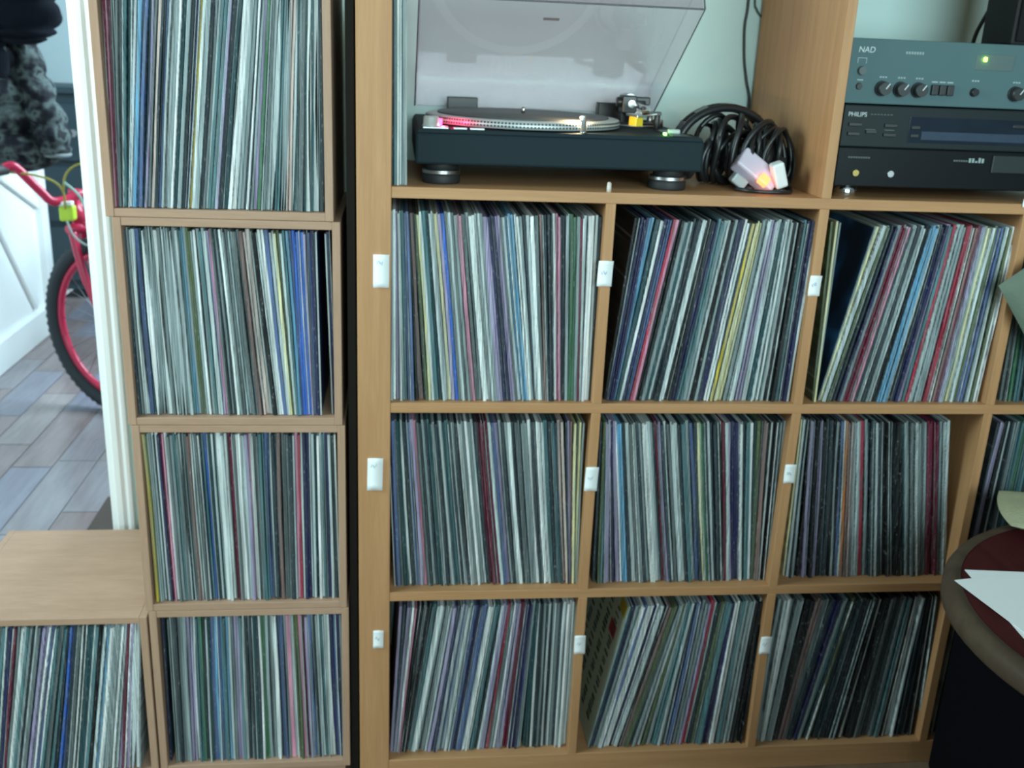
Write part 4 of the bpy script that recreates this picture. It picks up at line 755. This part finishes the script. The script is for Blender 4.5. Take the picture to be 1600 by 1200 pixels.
# ================================================================ HALL: bicycle and coats
RED = mat('red_bike_paint', (0.55, 0.02, 0.07), 0.25, var=0.05); TYRE = mat('tyre_rubber', (0.030, 0.036, 0.042), 0.75, bump=0.5, bscale=160); SPK = mat('grey_spoke', (0.30, 0.33, 0.36), 0.3, 0.8)
bk = empty('bicycle', (-1.02, 2.4, 0), 'red bicycle parked in the hall, front wheel showing in the doorway', 'bicycle')
def wheel(c, fwd, r, name):
    c = Vector(c); f_ = Vector(fwd).normalized(); up = Vector((0, 0, 1)); ax = f_.cross(up)
    ring = lambda rr, off=0.0, n=56: [c + f_*(rr*math.cos(2*math.pi*k/n)) + up*(rr*math.sin(2*math.pi*k/n)) + ax*off for k in range(n)]
    t_ = MB().tube(ring(r-0.026), 0.026, 12, closed=True).build('tyre', TYRE, bk)
    kn = MB()
    for k in range(72):
        an = 2*math.pi*k/72; d_ = f_*math.cos(an)+up*math.sin(an); tg = -f_*math.sin(an)+up*math.cos(an)
        for s_ in (-1, 1): kn.obox(c + d_*(r-0.006) + ax*(0.013*s_), tg, ax, d_, 0.006, 0.005, 0.002)
    kn.build('tread', TYRE, t_)
    rm = MB().tube(ring(r-0.062), 0.0125, 10, closed=True).build('rim', RED, bk)
    sp_ = MB()
    for k in range(28):
        an = 2*math.pi*k/28; a2 = an + (0.9 if k % 2 else -0.9); d_ = f_*math.cos(an)+up*math.sin(an); h_ = f_*math.cos(a2)+up*math.sin(a2)
        sp_.cyl(c + h_*0.02 + ax*(0.025 if (k//2) % 2 else -0.025), c + d_*(r-0.07), 0.0013, n=5)
    sp_.build('spokes', SPK, rm)
    MB().cyl(c-ax*0.05, c+ax*0.05, 0.017, n=16).build('hub', SPK, bk)
    return c, f_, ax
c, f_, ax = wheel((-0.962, 2.0, 0.325), (0.866, -0.50, 0), 0.325, 'front')
hd_ = Vector((-1.095, 2.075, 0.76)); crown = Vector((-1.068, 2.052, 0.665))
fk = MB()
for s_ in (-1, 1): fk.tube(spline([crown + ax*0.045*s_, crown + ax*0.052*s_ + (c-crown)*0.5 - f_*0.012, c + ax*0.052*s_], 6), [0.014]*7+[0.011]*6, 10)
fk.tube([crown - ax*0.058, crown + ax*0.058], 0.018, 10); fk.tube([crown, hd_ - Vector((0, 0, 0.02))], 0.02, 12)
fk.build('fork', RED, bk)
bdir = Vector((-0.10, 0.99, 0)).normalized()
fm = MB(); fm.tube([crown + Vector((-0.006, 0.006, 0.015)), hd_ + Vector((-0.004, 0.004, -0.01))], 0.024, 12)
seat = hd_ + bdir*0.52 + Vector((0, 0, -0.10)); bbk = hd_ + bdir*0.42 + Vector((0, 0, -0.48)); rear = c + bdir*0.98; rear.z = 0.325
fm.tube([hd_ + Vector((0, 0, -0.03)), seat], 0.016, 10); fm.tube([crown + Vector((0, 0, 0.02)), bbk], 0.019, 10); fm.tube([bbk, seat + Vector((0, 0, 0.06))], 0.016, 10)
axr = bdir.cross(Vector((0, 0, 1)))
for s_ in (-1, 1): fm.tube([seat + axr*0.02*s_, rear + axr*0.055*s_], 0.009, 8); fm.tube([bbk + axr*0.03*s_, rear + axr*0.055*s_], 0.010, 8)
fm.build('frame', RED, bk)
sd = MB(); sd.tube([seat + Vector((0, 0, 0.05)), seat + Vector((0, 0, 0.16))], 0.013, 10); sd.build('seat_post', STEEL, bk)
sd = MB(); sd.tube([seat + Vector((0, 0, 0.175)) - bdir*0.13, seat + Vector((0, 0, 0.18)) - bdir*0.02, seat + Vector((0, 0, 0.19)) + bdir*0.10], [0.02, 0.035, 0.07], 12); sd.build('saddle', BLACKMATT, bk)
wheel(rear, bdir, 0.325, 'rear')
# handlebar: from the stem up and out to the grip at the left
stem = hd_ + f_*0.04 + Vector((0, 0, 0.02))
MB().tube([hd_ + Vector((0, 0, -0.02)), hd_ + Vector((0, 0, 0.025)), stem], 0.017, 10).build('stem', RED, bk)
g1 = Vector((-1.255, 1.90, 0.875))
MB().tube(spline([stem + ax*0.02, stem, Vector((-1.128, 1.985, 0.762)), Vector((-1.165, 1.965, 0.800)), Vector((-1.215, 1.93, 0.872)), Vector((-1.232, 1.915, 0.884)), g1], 7), 0.0150, 12).build('handlebar', RED, bk)
MB().tube([g1 + Vector((0.012, 0.012, 0.0)), g1 + Vector((-0.075, -0.075, -0.012))], 0.0185, 12).build('grip', RUBBER, bk)
LIME = mat('lime_plastic', (0.52, 0.68, 0.04), 0.4, var=0.08)
MB().obox((-1.095, 2.005, 0.722), (0.9, -0.2, 0.1), (0.2, 0.9, 0), (0, 0, 1), 0.026, 0.016, 0.026).build('lime_reflector', LIME, bk, bevel=0.008)
MB().obox((-1.098, 1.992, 0.756), (0.9, -0.2, 0.1), (0.2, 0.9, 0), (0, 0, 1), 0.028, 0.010, 0.007).build('reflector_cap', PAPER, bk, bevel=0.003)
OLV = mat('olive_cable', (0.38, 0.30, 0.05), 0.45)
MB().tube(spline([(-1.24, 1.93, 0.862), (-1.17, 1.92, 0.858), (-1.11, 1.93, 0.838), (-1.09, 1.96, 0.80), (-1.095, 1.98, 0.74)], 7), 0.0038, 8).build('brake_cable', OLV, bk)
MB().tube(spline([(-0.98, 1.96, 0.905), (-1.04, 1.95, 0.888), (-1.075, 1.95, 0.855), (-1.09, 1.96, 0.80)], 7), 0.0038, 8).build('brake_cable', OLV, bk)
MB().tube(spline([(-1.075, 1.93, 0.835), (-1.03, 1.93, 0.79), (-1.012, 1.94, 0.72), (-1.005, 1.95, 0.66)], 7), 0.0042, 8).build('brake_cable', mat('pale_green_cable', (0.35, 0.50, 0.42), 0.4), bk)
MB().tube(spline([(-1.09, 1.97, 0.70), (-1.07, 1.96, 0.655), (-1.03, 1.95, 0.625), (-0.98, 1.94, 0.62)], 7), 0.0034, 8).build('brake_cable', mat('grey_green_cable', (0.30, 0.36, 0.33), 0.4), bk)
# camouflage padded jacket and a dark coat over it, hung from the hall wall
CAMO = patch_mat('camouflage_cloth', [(0.36, (0.008, 0.008, 0.011)), (0.45, (0.018, 0.018, 0.024)), (0.50, (0.045, 0.052, 0.052)), (0.60, (0.10, 0.12, 0.12)), (0.68, (0.02, 0.022, 0.024))], 21.0, 0.8, spec=0.15)
jk = empty('padded_jacket', (-1.38, 2.5, 0.86), 'grey camouflage padded jacket hanging in the hall', 'jacket')
def quilt(name, spine, parent, m_, n=26):
    """lofted padded shape: (x, y, z, rx, ry) rings with quilting bulges"""
    rings = []; K = 7
    for i in range(len(spine)-1):
        for k in range(K):
            t = k/K; a_, b_ = spine[i], spine[i+1]; p_ = [a_[q]+(b_[q]-a_[q])*t for q in range(5)]
            bul = 0.90 + 0.24*abs(math.sin(math.pi*t))**0.7; rings.append((p_[0], p_[1], p_[2], p_[3]*bul, p_[4]*bul))
    rings.append(spine[-1]); vs_ = []; fs = []
    for j, (x, y, z, rx, ry) in enumerate(rings):
        for i in range(n):
            an = 2*math.pi*i/n; w_ = 1 + 0.05*math.sin(3*an+j*0.5) + 0.03*math.sin(7*an-j*0.8)
            vs_.append((x+rx*w_*math.cos(an), y+ry*w_*math.sin(an), z))
    for j in range(len(rings)-1):
        for i in range(n): fs.append((j*n+i, j*n+(i+1) % n, (j+1)*n+(i+1) % n, (j+1)*n+i))
    fs += [tuple(range(n)), tuple(reversed(range((len(rings)-1)*n, len(rings)*n)))]
    return MB().add(vs_, fs, True).build(name, m_, parent)
quilt('body', [(-1.43, 2.50, 0.80, 0.10, 0.12), (-1.40, 2.50, 0.86, 0.15, 0.14), (-1.425, 2.50, 0.95, 0.12, 0.14), (-1.42, 2.50, 1.05, 0.115, 0.14), (-1.425, 2.50, 1.15, 0.10, 0.13), (-1.43, 2.50, 1.25, 0.09, 0.13), (-1.44, 2.50, 1.36, 0.085, 0.12), (-1.46, 2.50, 1.46, 0.06, 0.08)], jk, CAMO)
quilt('sleeve', [(-1.250, 2.44, 0.865, 0.040, 0.050), (-1.255, 2.44, 0.90, 0.058, 0.062), (-1.262, 2.44, 0.975, 0.060, 0.064), (-1.288, 2.44, 1.06, 0.058, 0.064), (-1.315, 2.45, 1.15, 0.054, 0.06), (-1.335, 2.46, 1.25, 0.048, 0.06), (-1.37, 2.48, 1.36, 0.045, 0.06)], jk, CAMO)
MB().tube([(-1.246+0.042*math.cos(t), 2.44+0.05*math.sin(t), 0.868) for t in [2*math.pi*k/20 for k in range(20)]], 0.008, 8, closed=True).build('cuff', mat('grey_cuff', (0.16, 0.18, 0.18), 0.7), jk)
MB().tube(spline([(-1.46, 2.50, 1.45), (-1.50, 2.50, 1.52), (-1.55, 2.50, 1.53)], 5), 0.006, 8).build('hanging_loop', BLACKMATT, jk)
dk = empty('dark_coat', (-1.36, 2.32, 1.2), 'dark navy coat hanging in front of the camouflage jacket', 'coat')
NAVYC = mat('dark_navy_cloth', (0.005, 0.006, 0.010), 0.9, 0.0, 0.1, bump=0.4, bscale=60, var=0.3, vscale=14)
quilt('body', [(-1.29, 2.30, 1.255, 0.040, 0.05), (-1.275, 2.30, 1.28, 0.080, 0.06), (-1.27, 2.30, 1.31, 0.100, 0.07), (-1.265, 2.30, 1.40, 0.115, 0.08), (-1.28, 2.30, 1.52, 0.12, 0.09), (-1.32, 2.30, 1.66, 0.09, 0.08)], dk, NAVYC)
quilt('sleeve', [(-1.405, 2.30, 1.14, 0.055, 0.05), (-1.41, 2.30, 1.24, 0.068, 0.06), (-1.42, 2.30, 1.36, 0.07, 0.07), (-1.41, 2.30, 1.50, 0.07, 0.07)], dk, NAVYC)
MB().tube(spline([(-1.34, 2.30, 1.65), (-1.44, 2.31, 1.72), (-1.55, 2.32, 1.73)], 5), 0.006, 8).build('hanging_loop', BLACKMATT, dk)

# ================================================================ ROUND TABLE, PAPERS, ADDED SHADE SEATS
TCX, TCY, TR, TZ = 1.118, -0.479, 0.343, 0.600
tb = empty('round_table', (TCX, TCY, 0), 'round dark brown wooden table with a pale worn rim', 'table')
DARKW = wood('dark_mahogany', (0.085, 0.016, 0.017), (0.050, 0.009, 0.010), (40, 4, 40), 0.55, spec=0.08)
RIMW = wood('worn_brown_rim', (0.115, 0.082, 0.055), (0.075, 0.050, 0.034), (20, 20, 20), 0.5, spec=0.15)
MB().lathe([(TR-0.026, -0.028), (TR-0.024, -0.004), (TR-0.024, 0.0), (0.01, 0.0)], (TCX, TCY, TZ), 96, smooth=False).build('table_top', DARKW, tb)
MB().lathe([(TR-0.0235, -0.034), (TR-0.006, -0.034), (TR, -0.028), (TR, -0.012), (TR-0.004, -0.004), (TR-0.010, 0.0012), (TR-0.0235, 0.0012)], (TCX, TCY, TZ), 96, ring=True).build('rim', RIMW, tb)
MB().lathe([(TR-0.075, -0.085), (TR-0.072, -0.03), (TR-0.10, -0.03), (TR-0.10, -0.085)], (TCX, TCY, TZ), 64, smooth=False, ring=True).build('apron', DARKW, tb)
MB().lathe([(0.055, 0.045), (0.050, 0.10), (0.026, 0.16), (0.032, 0.30), (0.026, 0.44), (0.060, 0.50), (0.075, 0.571)], (TCX, TCY, 0), 32).build('pedestal', DARKW, tb)
for k in range(3):
    an = math.radians(30+120*k); dx, dy = math.cos(an), math.sin(an)
    MB().tube(spline([(TCX+0.03*dx, TCY+0.03*dy, 0.095), (TCX+0.12*dx, TCY+0.12*dy, 0.060), (TCX+0.20*dx, TCY+0.20*dy, 0.022), (TCX+0.24*dx, TCY+0.24*dy, 0.016)], 6), 0.016, 12).build('foot', DARKW, tb)
def sheet(pts, z, name, lb):
    m_ = MB(); n = len(pts); m_.prism(pts, 'z', z, z+0.0008); return m_.build(name, PAPER, label=lb, cat='paper', group='loose papers on the round table')
sheet([(0.852, -0.311), (1.055, -0.334), (1.022, -0.630), (0.819, -0.607)], TZ+0.0010, 'paper_sheet', 'lower white sheet whose corner shows at the table edge')
sheet([(0.818, -0.343), (1.020, -0.312), (1.064, -0.607), (0.862, -0.638)], TZ+0.0021, 'paper_sheet', 'upper white sheet lying across the round table')
# cream cloth folded on the far side of the table
cf = MB(); 
nx, ny = 40, 40; vs_ = []
for sgn in (1, -1):
    for i in range(nx+1):
        for j in range(ny+1):
            u, v = i/nx*2-1, j/ny*2-1; hh = 0.019*(max(0, (1-u*u)*(1-v*v)))**0.5*(1+0.12*math.sin(5*u+2)*math.sin(4*v))
            vs_.append((1.115+0.115*u*(1-0.10*v*v)+0.03*v, -0.200+0.075*v*(1-0.10*u*u)-0.055*u, TZ+0.0235+sgn*hh))
fs = []; st = (nx+1)*(ny+1)
for i in range(nx):
    for j in range(ny):
        a_ = i*(ny+1)+j; fs += [(a_, a_+1, a_+ny+2, a_+ny+1), (st+a_+ny+1, st+a_+ny+2, st+a_+1, st+a_)]
cf.add(vs_, fs, True).build('cushion', mat('cream_plush', (0.40, 0.40, 0.25), 0.95, bump=0.8, bscale=260, var=0.12, vscale=40), label='cream plush cushion lying at the back of the round table', cat='cushion')
# black upholstered stool, added to stand in for the darkness under the table
ck = empty('shade_stool', (1.22, -0.235, 0), 'added black stool standing in for the deep shade under the round table', 'shade_stool')
CHB = mat('shade_black_cloth', (0.004, 0.004, 0.006), 0.95, 0.0, 0.08, bump=0.2)
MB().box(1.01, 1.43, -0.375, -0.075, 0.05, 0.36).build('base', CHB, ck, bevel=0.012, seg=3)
MB().box(1.00, 1.44, -0.385, -0.065, 0.362, 0.44).build('shade_stool_top', CHB, ck, bevel=0.022, seg=4)
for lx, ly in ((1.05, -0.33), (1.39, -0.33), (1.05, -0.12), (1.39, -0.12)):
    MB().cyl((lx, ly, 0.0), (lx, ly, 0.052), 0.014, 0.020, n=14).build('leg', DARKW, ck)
# pale green soft bag hung in front of the right divider
gb = empty('cloth_bag', (1.10, -0.03, 0.86), 'pale green cloth bag hanging at the right edge in front of the divider', 'bag')
vs_ = []; fs = []; nu, nv = 18, 18
for sgn in (1, -1):
    for i in range(nu+1):
        for j in range(nv+1):
            u, v = i/nu*2-1, j/nv*2-1; th = 0.026*(max(0, (1-u*u)*(1-v*v)))**0.4*(1+0.10*math.sin(6*u+3*v))
            a_, b_ = u*0.085, v*0.085
            vs_.append((1.116+(a_*0.80-b_*0.60)*1.02, -0.034+sgn*th, 0.958+(a_*0.62+b_*0.80)*1.0))
st = (nu+1)*(nv+1)
for i in range(nu):
    for j in range(nv):
        a_ = i*(nv+1)+j; fs += [(a_, a_+1, a_+nv+2, a_+nv+1), (st+a_+nv+1, st+a_+nv+2, st+a_+1, st+a_)]
MB().add(vs_, fs, True).build('body', mat('pale_green_cloth', (0.13, 0.17, 0.13), 0.9, bump=0.4, bscale=200, var=0.1), gb)
MB().tube(spline([(1.116, -0.034, 1.075), (1.118, -0.030, 1.10), (1.120, -0.006, 1.108), (1.122, 0.02, 1.107)], 5), 0.0035, 8).build('strap', BLACKMATT, gb)

# unseen high-backed chairs, added to block window light from the lower right
def shade_chair(x, y, lb):
    dc = empty('shade_chair', (x, y, 0), lb, 'chair', 'added unseen chairs that block window light')
    MB().box(x-0.21, x+0.21, y-0.19, y+0.19, 0.41, 0.45).build('shade_chair_seat', DARKW, dc, bevel=0.008)
    for lx in (x-0.18, x+0.18):
        MB().cyl((lx, y+0.16, 0), (lx, y+0.16, 0.412), 0.015, 0.019, n=14).build('leg', DARKW, dc)
        MB().tube(spline([(lx, y-0.165, 0), (lx, y-0.17, 0.43), (lx, y-0.22, 0.96)], 6), 0.018, 12).build('leg', DARKW, dc)
    MB().obox((x, y-0.20, 0.735), (1, 0, 0), (0, 1, 0.075), (0, -0.075, 1), 0.175, 0.013, 0.215).build('shade_chair_back', DARKW, dc, bevel=0.006)
shade_chair(1.10, -1.06, 'unseen high-backed chair added to block window light, right of the pair')
shade_chair(0.64, -1.06, 'unseen high-backed chair added to block window light, left of the pair')
